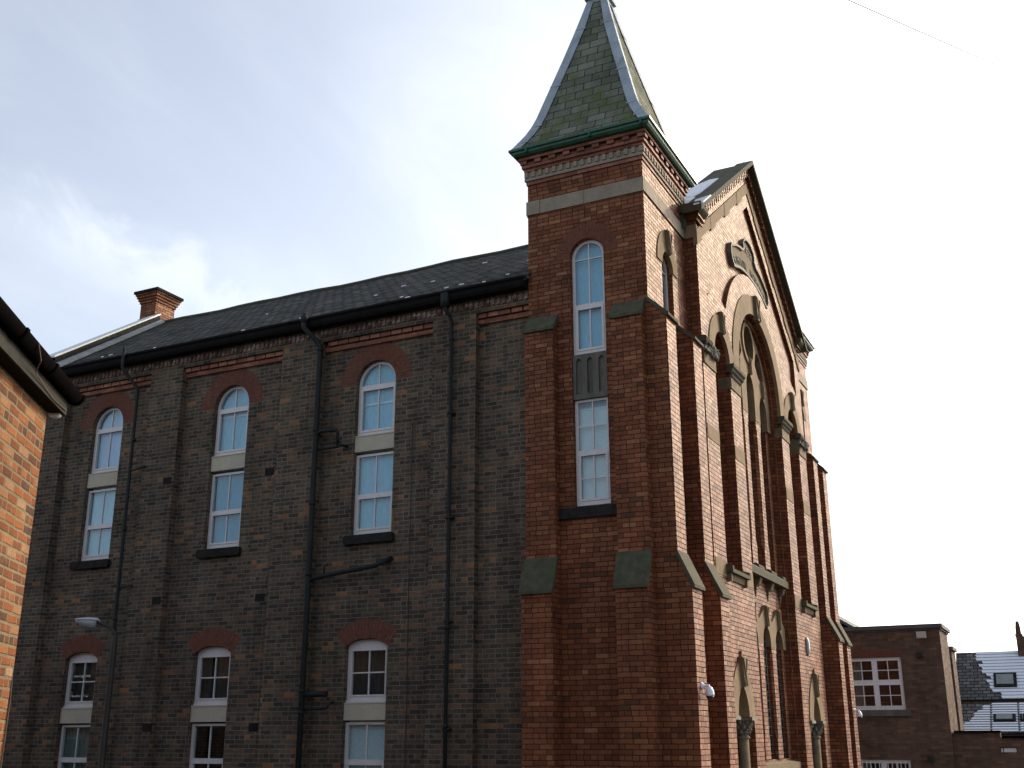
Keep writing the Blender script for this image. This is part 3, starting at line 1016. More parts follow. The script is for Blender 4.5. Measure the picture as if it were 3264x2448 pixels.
def front_buttress(x0, x1, y_up, y_lo):
    prof = [(5.75, WB), (y_lo, WB), (y_lo, 3.84), (y_up, 4.36), (y_up, 8.38), (5.725, 8.68), (5.75, 8.68)]
    b = MB(); b.slab(prof, (), 'X', x0, x1)
    bt = b.build('buttress', 'red_brick', chapel)
    for (ya, za, yb, zb) in ((y_lo, 3.84, y_up, 4.36), (y_up, 8.38, 5.727, 8.68)):
        c = MB()
        c.slab([(ya - .05, za - .02), (ya - .05, za + .03), (yb - .002, zb + .065), (yb + .02, zb + .065), (yb + .02, zb + .005), (ya, za - .02)], (), 'X', x0 - .03, x1 + .03)
        c.build('coping', 'stone_cope', bt)


for x0, x1, yu, yl in ((16.71, 17.20, 5.42, 5.21), (18.06, 18.54, 5.385, 5.16)):
    front_buttress(x0, x1, yu, yl)
    front_buttress(2 * XC - x1, 2 * XC - x0, yu, yl)


# ---------------------------------------------------------------- CHAPEL FRONT
YF = 5.48        # front plane
YB = 5.76        # back plane of the recesses
GL, GR = 18.95, 2 * XC - 18.95
LC = 20.26       # lancet centre; the other is mirrored
LCS = (LC, 2 * XC - LC)
DC = 20.20       # doorway centre
DCS = (DC, 2 * XC - DC)
BH = 1.765       # half width of the great arch
ZS = 8.70        # springing of arches
ZB = 8.82        # springing of the great arch

# outline of the front: straight ledge at 9.73 with the round brick labels rising above it
def front_outline():
    zl = 9.73
    pts = [(GL, WB), (GR, WB), (GR, zl)]
    Rb, Rl = 2.75, 1.30
    ang = []
    def in_big(x, z): return (x - XC) ** 2 + (z - ZS) ** 2 < Rb * Rb
    right = []
    lc = LCS[1]
    a_end = math.asin((zl - ZS) / Rl)
    for i in range(31):
        a = a_end + (math.pi - 2 * a_end) * i / 30
        p = (lc + Rl * math.cos(a), ZS + Rl * math.sin(a))
        if in_big(*p): break
        right.append(p)
    # start the great arc where the small one meets it
    last = right[-1]
    a0 = math.atan2(last[1] - ZS, last[0] - XC)
    big = [(XC + Rb * math.cos(a0 + (math.pi - 2 * a0) * i / 60), ZS + Rb * math.sin(a0 + (math.pi - 2 * a0) * i / 60)) for i in range(61)]
    left = [(2 * XC - x, z) for x, z in reversed(right)]
    return pts + right + big[1:-1] + left + [(GL, zl)]


fh = []
for c in LCS:
    fh.append(archway(c, .53, 4.52, ZS))
fh.append(archway(XC, BH, WB + .05, ZB, n=40))
for c in DCS:
    fh.append([(c - .74, WB + .06), (c + .74, WB + .06)] + pointed(c, .74, 1.97, .97, 10))
fw_ = MB()
fw_.slab(front_outline(), fh, 'Y', YF, YB)
front = fw_.build('front_wall', 'red_brick', chapel)

# back wall of the recesses with the openings of the lights
LW = 1.045       # spacing of the three lights
bh = []
for c in LCS:
    bh.append(archway(c, .40, 4.75, ZS))
bh.append([(XC - 1.36, 5.0), (XC + 1.36, 5.0), (XC + 1.36, 8.3), (XC + BH - .01, 8.3)] + arc(XC, ZB, BH - .01, 0, 180, 40) + [(XC - BH + .01, 8.3), (XC - 1.36, 8.3)])
HEAD = lambda c, hw, zb, zs, rise: [(c - hw, zb), (c + hw, zb)] + pointed(c, hw, zs, rise, 6)
for k in (-1, 0, 1):
    bh.append(HEAD(XC + k * LW, .315, 1.2, 3.48, .34))
bw_ = MB()
out = [(GL + .02, WB)]
for c in DCS:
    out += [(c - .56, WB), (c - .56, 1.97)] + list(reversed(pointed(c, .42, 1.97, .60, 8))) + [(c + .56, 1.97), (c + .56, WB)]
out += [(GR - .02, WB), (GR - .02, 10.9), (GL + .02, 10.9)]
bw_.slab(out, bh, 'Y', YB + .002, YB + .25)
# inner order of the great arch, running down as a roll to the ground
inner = archway(XC, BH - .115, WB + .05, ZB, n=40)
outer = archway(XC, BH + .02, WB + .04, ZB, n=40)
bw_.slab(outer, [inner], 'Y', YF + .15, YB + .01)
bw_.build('recess_wall', 'red_brick', chapel)


def ring_slab(mb, c, hw, ow, zs, y0, y1, n=30, rz=None, orz=None, leg=0.):
    """arched stone ring without a bottom bar"""
    o = arc(c, zs, ow, 0, 180, n, orz)
    i = arc(c, zs, hw, 180, 0, n, rz)
    if leg:
        o = [(c + ow, zs - leg)] + o + [(c - ow, zs - leg)]
        i = [(c - hw, zs - leg)] + i + [(c + hw, zs - leg)]
    mb.slab(o + i, (), 'Y', y0, y1)


def keystone(parent, c, z0, z1, w0, w1, y, proud, mat='stone'):
    k = MB()
    yf = y - proud
    k.slab([(c - w0 / 2, z0), (c + w0 / 2, z0), (c + w1 / 2, z1), (c - w1 / 2, z1)], (), 'Y', yf, y + .05)
    # crossed fillets cut on its face
    t_ = .011
    for sg in (-1, 1):
        a = (c - sg * w1 * .42, z1 - .02)
        b = (c + sg * w0 * .42, z0 + .02)
        k.slab([(a[0] - t_, a[1]), (a[0] + t_, a[1]), (b[0] + t_, b[1]), (b[0] - t_, b[1])], (), 'Y', yf - .02 - .002 * sg, yf + .004)
    return k.build('keystone', mat, parent)


# hood rings over lancets, great arch, tower windows
for c in LCS:
    h = MB(); ring_slab(h, c, .525, .87, ZS, YF - .02, YF + .06)
    hd = h.build('hood_mould', 'stone_hood', chapel)
    keystone(hd, c + .02, 9.20, 9.64, .11, .24, YF - .02, .06)
h = MB(); ring_slab(h, XC, BH - .005, 2.19, ZB, YF - .02, YF + .06, 48, leg=.10)
hd = h.build('hood_mould', 'stone_hood', chapel)
keystone(hd, XC + .03, 10.50, 11.06, .24, .36, YF - .02, .07)
for c in (17.84, 2 * XC - 17.84):
    h = MB(); ring_slab(h, c, .298, .56, 9.72, TY0 - .02, TY0 + .06, 24, orz=.70)
    hd = h.build('hood_mould', 'stone_hood', chapel)
    keystone(hd, c + .02, 9.98, 10.43, .08, .25, TY0 - .02, .06)

# tracery
tr = MB()
o = [(XC - BH + .1, 8.3)]
heads = []
for k, top, spr in ((-1, 9.02, 8.66), (0, 9.30, 8.94), (1, 9.02, 8.66)):
    c = XC + k * LW
    hd_ = pointed(c, .315, spr, top - spr, 8)
    o += [(c - .315, 8.3)] + list(reversed(hd_)) + [(c + .315, 8.3)]
o += [(XC + BH - .1, 8.3)] + arc(XC, ZB, BH - .1, 0, 180, 40)
oc = (XC, 10.0)
holes = [arc(oc[0], oc[1], .42, 0, 352.5, 47)]
for sg in (-1, 1):
    holes.append([(XC + sg * p, z) for p, z in ((.55, 9.66), (.66, 9.92), (.86, 10.05), (1.08, 9.9), (1.25, 9.55), (1.24, 9.36), (1.06, 9.32), (.8, 9.42))])
tr.slab(o, holes, 'Y', YB - .06, YB + .08)
trc = tr.build('tracery', 'stone_hood', chapel)
tr = MB()
tr.slab(arc(oc[0], oc[1], .50, 0, 352.5, 47), [arc(oc[0], oc[1], .40, 0, 352.5, 47)], 'Y', YB - .095, YB - .055)
tr.build('oculus_ring', 'stone_hood', trc)
for k, top in ((-1, 9.02), (0, 9.30), (1, 9.02)):
    keystone(trc, XC + k * LW + .01, top - .03, top + .36, .07, .17, YB - .06, .05, 'stone_hood')

# mullions of the great window, stop-chamfered, standing on the big sill
def mullion(c, z0, z1, w, yf, yb, name, chm=.065, stop=.45):
    rings = []
    for z, ch_ in ((z0, .003), (z0 + stop, .003), (z0 + stop + .12, chm), (z1 - .25, chm), (z1 - .15, .003), (z1, .003)):
        rings.append([(c - w / 2, yb, z), (c - w / 2, yf + ch_, z), (c - w / 2 + ch_, yf, z), (c + w / 2 - ch_, yf, z), (c + w / 2, yf + ch_, z), (c + w / 2, yb, z)])
    m_ = MB(); m_.loft(rings)
    return m_.build(name, 'red_brick', chapel)

for k in (-.5, .5):
    mullion(XC + k * LW, 4.98, 8.298, .415, YB - .05, YB + .22, 'mullion')
    mullion(XC + k * LW, 1.19, 3.50, .41, YB - .04, YB - .0, 'mullion', .05, .35)

# glazing of the great window, the lancets and the three low lights
def front_window(c, hw, z0, zs, rise, y, lattice, bars):
    f = MB()
    outer = [(c - hw, z0), (c + hw, z0)] + pointed(c, hw, zs, rise, 6)
    i_ = hw - .035
    inn = [(c - i_, z0 + .04), (c + i_, z0 + .04)] + pointed(c, i_, zs, rise - .04, 6)
    f.slab(outer, [inn], 'Y', y, y + .05)
    if bars:
        z = z0 + .4
        while z < zs:
            f.box(c - i_ - .01, c + i_ + .01, y + .012, y + .04, z - .01, z + .01)
            z += .42
    wn = f.build('window', 'stone_dark' if lattice else 'grey_board', chapel)
    p = MB(); p.slab(outer, (), 'Y', y + .02, y + .028)
    p.build('pane', 'glass_mirror' if not lattice else 'glass', wn)
    if lattice:
        l = MB()
        z = z0 + .12
        while z < zs + .1:
            l.tube([(c - hw, y - .03, z), (c + hw, y - .03, z)], .008, 6)
            z += .17
        for q in (-.5, 0, .5):
            l.tube([(c + q * hw, y - .045, z0 + .02), (c + q * hw, y - .045, zs + rise * (.9 - abs(q)))], .008, 6)
        l.build('lattice', 'iron', wn)
    return wn

for k, top in ((-1, 9.02), (0, 9.30), (1, 9.02)):
    front_window(XC + k * LW, .33, 4.98, top - .36, .38, YB + .10, False, True)
    front_window(XC + k * LW, .325, 1.19, 3.48, .35, YB + .09, True, False)
for c in LCS:
    f = MB()
    f.slab(archway(c, .41, 4.74, ZS), [archway(c, .36, 4.80, ZS)], 'Y', YB + .09, YB + .14)
    for z in (5.3, 5.85, 6.4, 6.95, 7.5, 8.05, 8.6):
        f.box(c - .37, c + .37, YB + .1, YB + .13, z - .01, z + .01)
    f.box(c - .012, c + .012, YB + .105, YB + .128, 4.78, ZS + .36)
    wn = f.build('window', 'grey_board', chapel)
    p = MB(); p.slab(archway(c, .405, 4.745, ZS), (), 'Y', YB + .11, YB + .118)
    p.build('pane', 'glass_mirror', wn)
# round light in the oculus
p = MB(); p.slab(arc(XC, 10.0, .44, 0, 352.5, 47), (), 'Y', YB + .03, YB + .038)
p.build('pane', 'glass_mirror', trc)
for sg in (-1, 1):
    p = MB()
    p.slab([(XC + sg * q, z) for q, z in ((.5, 9.6), (.66, 9.98), (1.1, 9.98), (1.3, 9.55), (1.2, 9.28), (.8, 9.36))], (), 'Y', YB + .03, YB + .038)
    p.build('pane', 'glass_mirror', trc)
for c in (17.84, 2 * XC - 17.84):
    f = MB()
    y_ = TY0 + .10
    inn_lo = [(c - .245, 8.05), (c + .245, 8.05), (c + .245, 8.78), (c - .245, 8.78)]
    inn_hi = [(c - .245, 8.86), (c + .245, 8.86)] + arc(c, 9.72, .245, 0, 180, 14)
    f.slab(archway(c, .295, 7.97, 9.72), [inn_lo, inn_hi], 'Y', y_, y_ + .07)
    f.box(c - .012, c + .012, y_ + .01, y_ + .05, 8.0, 9.97)
    f.box(c - .25, c + .25, y_ + .012, y_ + .048, 9.69, 9.71)
    wn = f.build('window', 'upvc', chapel)
    p = MB(); p.slab(archway(c, .28, 7.99, 9.72), (), 'Y', y_ + .026, y_ + .034)
    p.build('pane', 'glass', wn)
    f = MB()
    f.slab(rect(c - .295, c + .295, 5.25, 7.1), [rect(c - .245, c + .245, 5.32, 6.15), rect(c - .245, c + .245, 6.23, 7.05)], 'Y', y_, y_ + .07)
    f.box(c - .012, c + .012, y_ + .01, y_ + .05, 5.3, 7.06)
    wn = f.build('window', 'upvc', chapel)
    p = MB(); p.slab(rect(c - .28, c + .28, 5.28, 7.08), (), 'Y', y_ + .026, y_ + .034)
    p.build('pane', 'glass', wn)
    s = MB(); s.box(c - .297, c + .297, TY0 + .03, TY0 + .16, 7.102, 7.968)
    s.build('spandrel_panel', 'fluted_stone', chapel)
    s = MB(); s.box(c - .42, c + .42, TY0 - .07, TY0 + .1, 5.07, 5.242)
    s.box(c - .36, c + .36, TY0 - .035, TY0 + .05, 4.97, 5.068)
    s.build('window_sill', 'stone_dark', chapel)

# capitals on the piers, impost blocks, sills
def leaf_block(x0, x1, y0, z0, z1, n, out=.05, name='capital', mat='stone_carved', parent=None):
    b = MB()
    b.box(x0, x1, y0, YF + .03, z0, z1)
    return b

PIERS = ((18.985, 19.73), (20.79, 21.505))
for (a, b_) in PIERS:
    for m_ in (0, 1):
        x0, x1 = (a, b_) if not m_ else (2 * XC - b_, 2 * XC - a)
        innerp = abs((x0 + x1) / 2 - XC) < 3
        cp = MB()
        cp.box(x0 - .005, x1 + .005, YF - .022, YF + .25, 8.235, 8.47)
        capital = cp.build('capital', 'stone', chapel)
        if innerp:      # moulded abacus over a row of small leaves
            ab = MB()
            ab.slab([(YF - .03, 8.545), (YF - .075, 8.585), (YF - .075, 8.61), (YF - .115, 8.65), (YF - .115, 8.72), (YF + .05, 8.72), (YF + .05, 8.545)], (), 'X', x0 - .085, x1 + .085)
            ab.build('abacus', 'stone_cope', capital)
            lf = MB()
            lf.box(x0 + .01, x1 - .01, YF - .012, YF + .2, 8.472, 8.543)
            nn = 9
            for k in range(nn):
                xx = x0 + (x1 - x0) * (k + .5) / nn
                lf.ball((xx, YF - .03, 8.50), (.03, .03, .042), 7, 5)
            lf.build('carving', 'stone_carved', capital)
        else:           # knotted foliage block with a heavy moulding
            lf = MB()
            lf.box(x0 - .01, x1 + .02, YF - .05, YF + .2, 8.472, 8.62)
            rnd = random.Random(3)
            for k in range(46):
                xx = rnd.uniform(x0 - .02, x1 + .03); zz = rnd.uniform(8.45, 8.66)
                lf.ball((xx, YF - .06 - .03 * rnd.random(), zz), (rnd.uniform(.025, .06), rnd.uniform(.025, .045), rnd.uniform(.02, .045)), 7, 5)
            lf.build('carving', 'stone_carved', capital)
            ab = MB()
            ab.slab([(YF - .03, 8.622), (YF - .09, 8.65), (YF - .11, 8.70), (YF - .09, 8.735), (YF + .05, 8.76), (YF + .05, 8.622)], (), 'X', x0 - .07, x0 + .36)
            ab.build('abacus', 'stone_cope', capital)
        for z0, z1 in ((6.80, 7.075), (4.36, 4.645)):
            bl = MB(); bl.box(x0 + .006, x1 - .006, YF - .009, YF + .26, z0, z1)
            bl.build('impost_block', 'stone_hood', chapel)
for c in LCS:
    s = MB()
    s.slab([(YF - .13, 4.44), (YF - .13, 4.51), (YF + .02, 4.58), (YB + .1, 4.62), (YB + .1, 4.44)], (), 'X', c - .527, c + .527)
    s.slab([(YF - .13, 4.44), (YF - .13, 4.565), (YF + .02, 4.61), (YF + .02, 4.44)], (), 'X', c - .62, c - .527)
    s.slab([(YF - .13, 4.44), (YF - .13, 4.565), (YF + .02, 4.61), (YF + .02, 4.44)], (), 'X', c + .527, c + .62)
    sl_ = s.build('window_sill', 'stone_cope', chapel)
    s = MB(); s.slab([(YF - .06, 4.438), (YF + .02, 4.438), (YF + .02, 4.31), (YF - .03, 4.33)], (), 'X', c - .50, c + .50)
    for xx in (c - .53, c + .53):
        s.box(xx - .035, xx + .035, YF - .08, YF + .02, 4.29, 4.438)
    s.build('sill_apron', 'stone', sl_)
# the big stepped sill across the great window
s = MB()
yo = YB - .20
s.slab([(yo, 4.74), (yo, 4.88), (yo + .05, 4.93), (YB + .12, 4.975), (YB + .12, 4.74)], (), 'X', XC - BH + .118, XC + BH - .118)
for k in (-1.5, -.5, .5, 1.5):
    s.slab([(yo + .03, 4.86), (yo + .03, 4.97), (yo + .08, 5.01), (YB + .0, 5.01), (YB + .0, 4.86)], (), 'X', max(XC - BH + .12, XC + k * LW - .23), min(XC + BH - .12, XC + k * LW + .23))
big = s.build('window_sill', 'stone_cope', chapel)
for k in (-1.5, -.5, .5, 1.5):
    cbl = MB()
    cxx = XC + k * LW * .96
    cbl.slab([(YB + .01, 4.57), (YB - .05, 4.57), (YB - .10, 4.61), (YB - .12, 4.66), (YB - .12, 4.737), (YB + .01, 4.737)], (), 'X', cxx - .085, cxx + .085)
    cbl.box(cxx - .10, cxx + .10, YB - .135, YB - .06, 4.69, 4.736)
    for j in range(3):
        cbl.box(cxx - .075 + j * .018, cxx + .075 - j * .018, YB - .04 + j * .012, YB + .01, 4.505 - j * .07, 4.562 - j * .07)
    cbl.build('corbel', 'stone', big)
# pointed head plate over the three low lights, with peaks
hp = MB()
o = [(XC - 1.63, 3.42)]
for k in (-1, 0, 1):
    c = XC + k * LW
    o += [(c - .313, 3.42)] + list(reversed(pointed(c, .313, 3.48, .34, 6))) + [(c + .313, 3.42)]
o += [(XC + 1.63, 3.42)]
peaks = []
for k in (1, 0, -1):
    c = XC + k * LW
    peaks += [(c + .5, 3.92), (c + .16, 4.12), (c + .10, 4.22), (c - .10, 4.22), (c - .16, 4.12)] + ([(c - .5, 3.92)] if k == -1 else [])
o += [(XC + 1.63, 3.85)] + peaks + [(XC - 1.63, 3.85)]
hp.slab(o, (), 'Y', YB - .045, YB + .06)
hpo = hp.build('window_head', 'stone_hood', chapel)
for k in (-1, 0, 1):
    keystone(hpo, XC + k * LW, 3.79, 4.22, .08, .19, YB - .045, .05, 'stone')
s = MB()
s.slab([(YB - .17, 1.0), (YB - .17, 1.12), (YB + .1, 1.185), (YB + .1, 1.0)], (), 'X', XC - BH + .118, XC + BH - .118)
s.box(XC - BH + .12, XC + BH - .12, YB - .12, YB + .06, .62, .998)
s.build('window_sill', 'stone', chapel)

# doorways
for c in DCS:
    d = MB()
    d.slab(rect(c - .56, c + .56, -.75, 1.9), [rect(c - .5, c + .5, -.70, 1.85)], 'Y', YB + .11, YB + .2)
    d.slab(rect(c - .498, c - .004, -.69, 1.845), (), 'Y', YB + .13, YB + .18)
    d.slab(rect(c + .004, c + .498, -.69, 1.845), (), 'Y', YB + .13, YB + .18)
    for q in (-.25, .25):
        for z0, z1 in ((-.55, .2), (.35, 1.0), (1.12, 1.72)):
            d.box(c + q - .16, c + q + .16, YB + .115, YB + .14, z0, z1)
    dr = d.build('door', 'door', chapel)
    h = MB()
    h.ball((c - .06, YB + .10, .35), .03); h.build('handle', 'iron', dr)
    a = MB()
    outp = pointed(c, .745, 1.97, .985, 10)
    inp = list(reversed(pointed(c, .36, 1.97, .54, 10)))
    a.slab(outp + inp, (), 'Y', YF - .02, YB + .001)
    ar = a.build('door_arch', 'stone_hood', chapel)
    keystone(ar, c + .0, 2.47, 2.99, .12, .30, YF - .02, .07, 'stone')
    f = MB(); f.slab([(c - .02, 2.99), (c + .02, 2.99), (c + .006, 3.10), (c - .006, 3.10)], (), 'Y', YF - .04, YF + .01); f.build('finial', 'stone', ar)
    ty = MB(); ty.slab([(c - .43, 1.90), (c + .43, 1.90)] + pointed(c, .43, 1.97, .61, 8), (), 'Y', YB + .19, YB + .26)
    ty.build('tympanum', 'stone', ar)
    for sg in (-1, 1):
        x = c + sg * .56
        yc = YF + .185
        co = MB()
        co.lathe([(.15, -.78), (.15, -.66), (.125, -.60), (.135, -.55), (.105, -.50), (.102, 1.58)], x, yc, 24)
        clm = co.build('column', 'stone', chapel, True)
        cp = MB()
        cp.lathe([(.102, 1.58), (.125, 1.60), (.125, 1.625), (.104, 1.64), (.115, 1.72), (.17, 1.93)], x, yc, 20)
        rnd = random.Random(11)
        for row, (zz, rr, nn) in enumerate(((1.71, .115, 8), (1.80, .14, 8), (1.885, .165, 8))):
            for k in range(nn):
                an = 2 * math.pi * (k + .5 * (row % 2)) / nn
                cp.ball((x + rr * math.cos(an), yc + rr * math.sin(an), zz), (.045, .045, .055), 7, 5)
                cp.ball((x + (rr + .035) * math.cos(an), yc + (rr + .035) * math.sin(an), zz + .035), (.028, .028, .022), 6, 4)
        cp.box(x - .185, x + .185, YF - .055, YB - .01, 1.905, 1.968)
        cp.build('column_capital', 'stone_carved', clm)
    st = MB()
    st.box(c - .72, c + .72, YF + .0, YB + .25, GZ, -.74)
    st.box(c - .85, c + .85, YF - .35, YF - .001, GZ, -.80)
    st.build('doorstep', 'stone', chapel)

# gable ------------------------------------------------------------------------
KS = .70
def rk(z0):      # height of a line parallel to the gable slope, by distance from the middle
    return lambda dx: z0 - KS * abs(dx)
gh = GR - XC
ga = MB()
gb = 9.736
aa = math.degrees(math.asin((gb - ZB) / (BH + .03)))
arch_cut = arc(XC, ZB, BH + .03, 180 - aa, aa, 30)
ga.slab([(GL + .012, gb)] + arch_cut + [(GR - .012, gb), (GR - .012, rk(14.2)(gh)), (XC, 14.2), (GL + .012, rk(14.2)(gh))], (), 'Y', YF + .085, YB - .001)
ga.slab([(GL + .02, 10.95), (GR - .02, 10.95), (GR - .02, rk(14.0)(gh)), (XC, 14.0), (GL + .02, rk(14.0)(gh))], (), 'Y', YB + .02, YB + .3)
# raised frame of the gable: corner strips and raking band
e_ = rk(13.35)
xin = 3.80
outp = [(GL, 9.733), (GL + (gh - xin), 9.733), (XC - xin, e_(xin)), (XC, 13.35), (XC + xin, e_(xin)), (XC + xin, 9.733), (GR, 9.733), (GR, rk(14.19)(gh)), (XC, 14.19), (GL, rk(14.19)(gh))]
ga.slab(outp, (), 'Y', YF, YF + .09)
ga.build('gable_wall', 'red_brick', chapel)
# stone raking band in separate blocks, some longer and dropped
bd = MB()
xs = [0, .55, 1.0, 1.75, 2.15, 2.95, 3.3, 4.0, gh + .022]
for sg in (-1, 1):
    for k, (a, b_) in enumerate(zip(xs[:-1], xs[1:])):
        lo, hi = rk(13.68 - (.06 if k % 2 else 0)), rk(13.95)
        a2, b2 = a + .004, b_ - .004
        q = [(XC + sg * a2, lo(a2)), (XC + sg * b2, lo(b2)), (XC + sg * b2, hi(b2)), (XC + sg * a2, hi(a2))]
        bd.slab(q, (), 'Y', YF - .022 - (.006 if k % 2 else 0), YF + .05)
bd.box(GL - .022, GL + .03, YF - .02, TY0 - .03, 10.75, 11.02)
bd.box(GR - .03, GR + .022, YF - .02, TY0 - .03, 10.75, 11.02)
bd.build('gable_band', 'stone_hood', chapel)
dt = MB()
x = .05
while x < gh:
    for sg in (-1, 1):
        zt = rk(14.385)(x)
        dt.slab([(XC + sg * x, zt - .245), (XC + sg * (x + .075), zt - .245 - .075 * KS), (XC + sg * (x + .075), zt - .075 * KS), (XC + sg * x, zt)], (), 'Y', YF - .085, YF + .05)
    x += .165
lo, hi = rk(13.97), rk(14.386)
dt.slab([(GL + .01, lo(gh - .01)), (XC, 13.97), (GR - .01, lo(gh - .01)), (GR - .01, hi(gh - .01)), (XC, 14.386), (GL + .01, hi(gh - .01))], (), 'Y', YF - .003, YF + .06)
dt.build('dentil_course', 'red_brick', chapel)
cp = MB()
X_ = gh + .26
lo, hi = rk(14.386), rk(14.50)
cp.slab([(XC - X_, lo(X_)), (XC, 14.386), (XC + X_, lo(X_)), (XC + X_, hi(X_)), (XC, 14.50), (XC - X_, hi(X_))], (), 'Y', YF - .22, YF + .16)
# slated saddle behind the coping
X2 = gh + .15
lo, hi = rk(14.05), rk(14.46)
cp.slab([(XC - X2, lo(X2)), (XC, 14.05), (XC + X2, lo(X2)), (XC + X2, hi(X2)), (XC, 14.46), (XC - X2, hi(X2))], (), 'Y', YF + .161, 6.2)
cope = cp.build('gable_coping', 'stone_cope', chapel)
# kneelers
for sg, x in ((-1, GL), (1, GR)):
    k = MB()
    def bx(o, y0, z0, z1):
        xa, xb = sorted((x - sg * .35, x + sg * o))
        k.box(xa, xb, y0, TY0 - .01, z0, z1)
    bx(.003, YF - .003, 11.021, 11.10)
    bx(.04, YF - .05, 11.10, 11.17)
    bx(.09, YF - .10, 11.17, 11.23)
    k.build('kneeler', 'red_brick', chapel)
    k = MB()
    k.slab([(YF - .12, 11.231), (YF - .17, 11.28), (YF - .19, 11.31), (YF - .19, 11.40), (TY0 - .01, 11.40), (TY0 - .01, 11.231)], (), 'X', *sorted((x - sg * .3, x + sg * .20)))
    k.build('kneeler_stone', 'stone_cope', chapel)
# snow lying on the sheltered slope of the coping
sn = MB()
def on_slope(dx, y, h):
    return (XC - dx, y, rk(14.46)(dx) + h)
for blob in (((1.55, 5.66), (2.2, 5.64), (3.0, 5.70), (3.35, 5.80), (3.3, 6.12), (2.6, 6.16), (1.9, 6.1), (1.5, 5.9)),
             ((3.5, 5.66), (4.2, 5.66), (4.32, 5.75), (4.3, 6.05), (3.9, 6.1), (3.5, 5.95))):
    n_ = len(blob)
    cxb = sum(p[0] for p in blob) / n_; cyb = sum(p[1] for p in blob) / n_
    r0 = [on_slope(px_, py_, .0) for px_, py_ in blob]
    r1 = [on_slope(cxb + (px_ - cxb) * .93, cyb + (py_ - cyb) * .9, .035) for px_, py_ in blob]
    sn.loft([r0, r1])
for blob in (((3.9, 5.24), (4.5, 5.24), (4.55, 5.42), (4.1, 5.5)),):
    r0 = [(XC - a_, b__, rk(14.501)(a_)) for a_, b__ in blob]
    r1 = [(XC - a_, b__ + .01, rk(14.501)(a_) + .03) for a_, b__ in blob]
    sn.loft([r0, r1])
sn.build('snow', 'snow', cope)['kind'] = 'stuff'
an = MB(); an.tube([(XC, 5.48, 14.3), (XC, 5.50, 14.66), (XC - .02, 5.53, 14.98)], .006, 5)
an.build('aerial', 'wire', chapel)

# plaque -------------------------------------------------------------------------
def plaque_outline(k):
    """half outline (dx, z), mirrored; k shrinks it inward"""
    half = [(0, 12.43 - k), (.22, 12.40 - k), (.40, 12.30 - k * .9), (.50 - k * .8, 12.16), (.48 - k * .8, 12.06 - k * .2), (.56, 12.0 - k),
            (.85, 11.96 - k), (1.15, 11.88 - k), (1.40, 11.77 - k), (1.52 - k, 11.76 - k * .9), (1.60 - k, 11.62), (1.61 - k, 11.48), (1.53 - k, 11.34 + k * .4), (1.40 - k * .7, 11.245 + k),
            (1.25, 11.28 + k), (.95, 11.37 + k), (.6, 11.43 + k), (.3, 11.455 + k), (0, 11.46 + k)]
    c = XC - .13
    right = [(c + a, z) for a, z in half]
    left = [(c - a, z) for a, z in reversed(half[1:-1])]
    return right + left
pq = MB()
yq = YF + .085
pq.slab(plaque_outline(0), [plaque_outline(.055)], 'Y', yq - .095, yq + .02)
plq = pq.build('plaque', 'stone_carved', chapel)
pq = MB(); pq.slab(plaque_outline(.05), (), 'Y', yq - .045, yq + .015)
pq.build('plaque_face', 'stone', plq)


def letters(text, place, size, mat, parent, name='lettering', depth=.012):
    """raised letters; place(i, n) gives (x, z, angle) of the middle of each letter on a plane of constant y"""
    mb = MB()
    y = place.y
    for i, chx in enumerate(text):
        cu = bpy.data.curves.new('glyph', 'FONT')
        cu.body = chx
        cu.size = size
        cu.align_x = 'CENTER'
        cu.extrude = depth
        cu.offset = .004
        tmp = bpy.data.objects.new('glyph', cu)
        COL.objects.link(tmp)
        dg = bpy.context.evaluated_depsgraph_get()
        me = bpy.data.meshes.new_from_object(tmp.evaluated_get(dg))
        x, z, an = place(i, len(text))
        ca, sa = math.cos(an), math.sin(an)
        vs = []
        for v in me.vertices:
            lx, lz = v.co.x * place.squeeze, v.co.y - size * .35
            vs.append((x + lx * ca - lz * sa, y - v.co.z, z + lx * sa + lz * ca))
        mb.add(vs, [tuple(p.vertices) for p in me.polygons])
        bpy.data.objects.remove(tmp)
        bpy.data.meshes.remove(me)
        bpy.data.curves.remove(cu)
    return mb.build(name, mat, parent)


class Place:
    def __init__(s, c, zc, rad, a0, a1, y, squeeze=1.0):
        s.c, s.zc, s.rad, s.a0, s.a1, s.y, s.squeeze = c, zc, rad, a0, a1, y, squeeze
    def __call__(s, i, n):
        a = R(s.a0 + (s.a1 - s.a0) * i / max(1, n - 1))
        return s.c + s.rad * math.sin(a), s.zc + s.rad * math.cos(a), -a

pc = XC - .13
letters('PRIMITIVE', Place(pc, 8.0, 3.70, -20.5, -3.2, yq - .047, .95), .23, 'letter', plq)
letters('METHODIST', Place(pc, 8.0, 3.70, 3.2, 20.5, yq - .047, .8), .23, 'letter', plq)
letters('1878', Place(pc, 12.0, .16, -70, 70, yq - .047), .0001, 'letter', plq) if False else None
letters('1878', Place(pc, 2.0, 10.14, -1.55, 1.55, yq - .047, .95), .24, 'letter', plq)

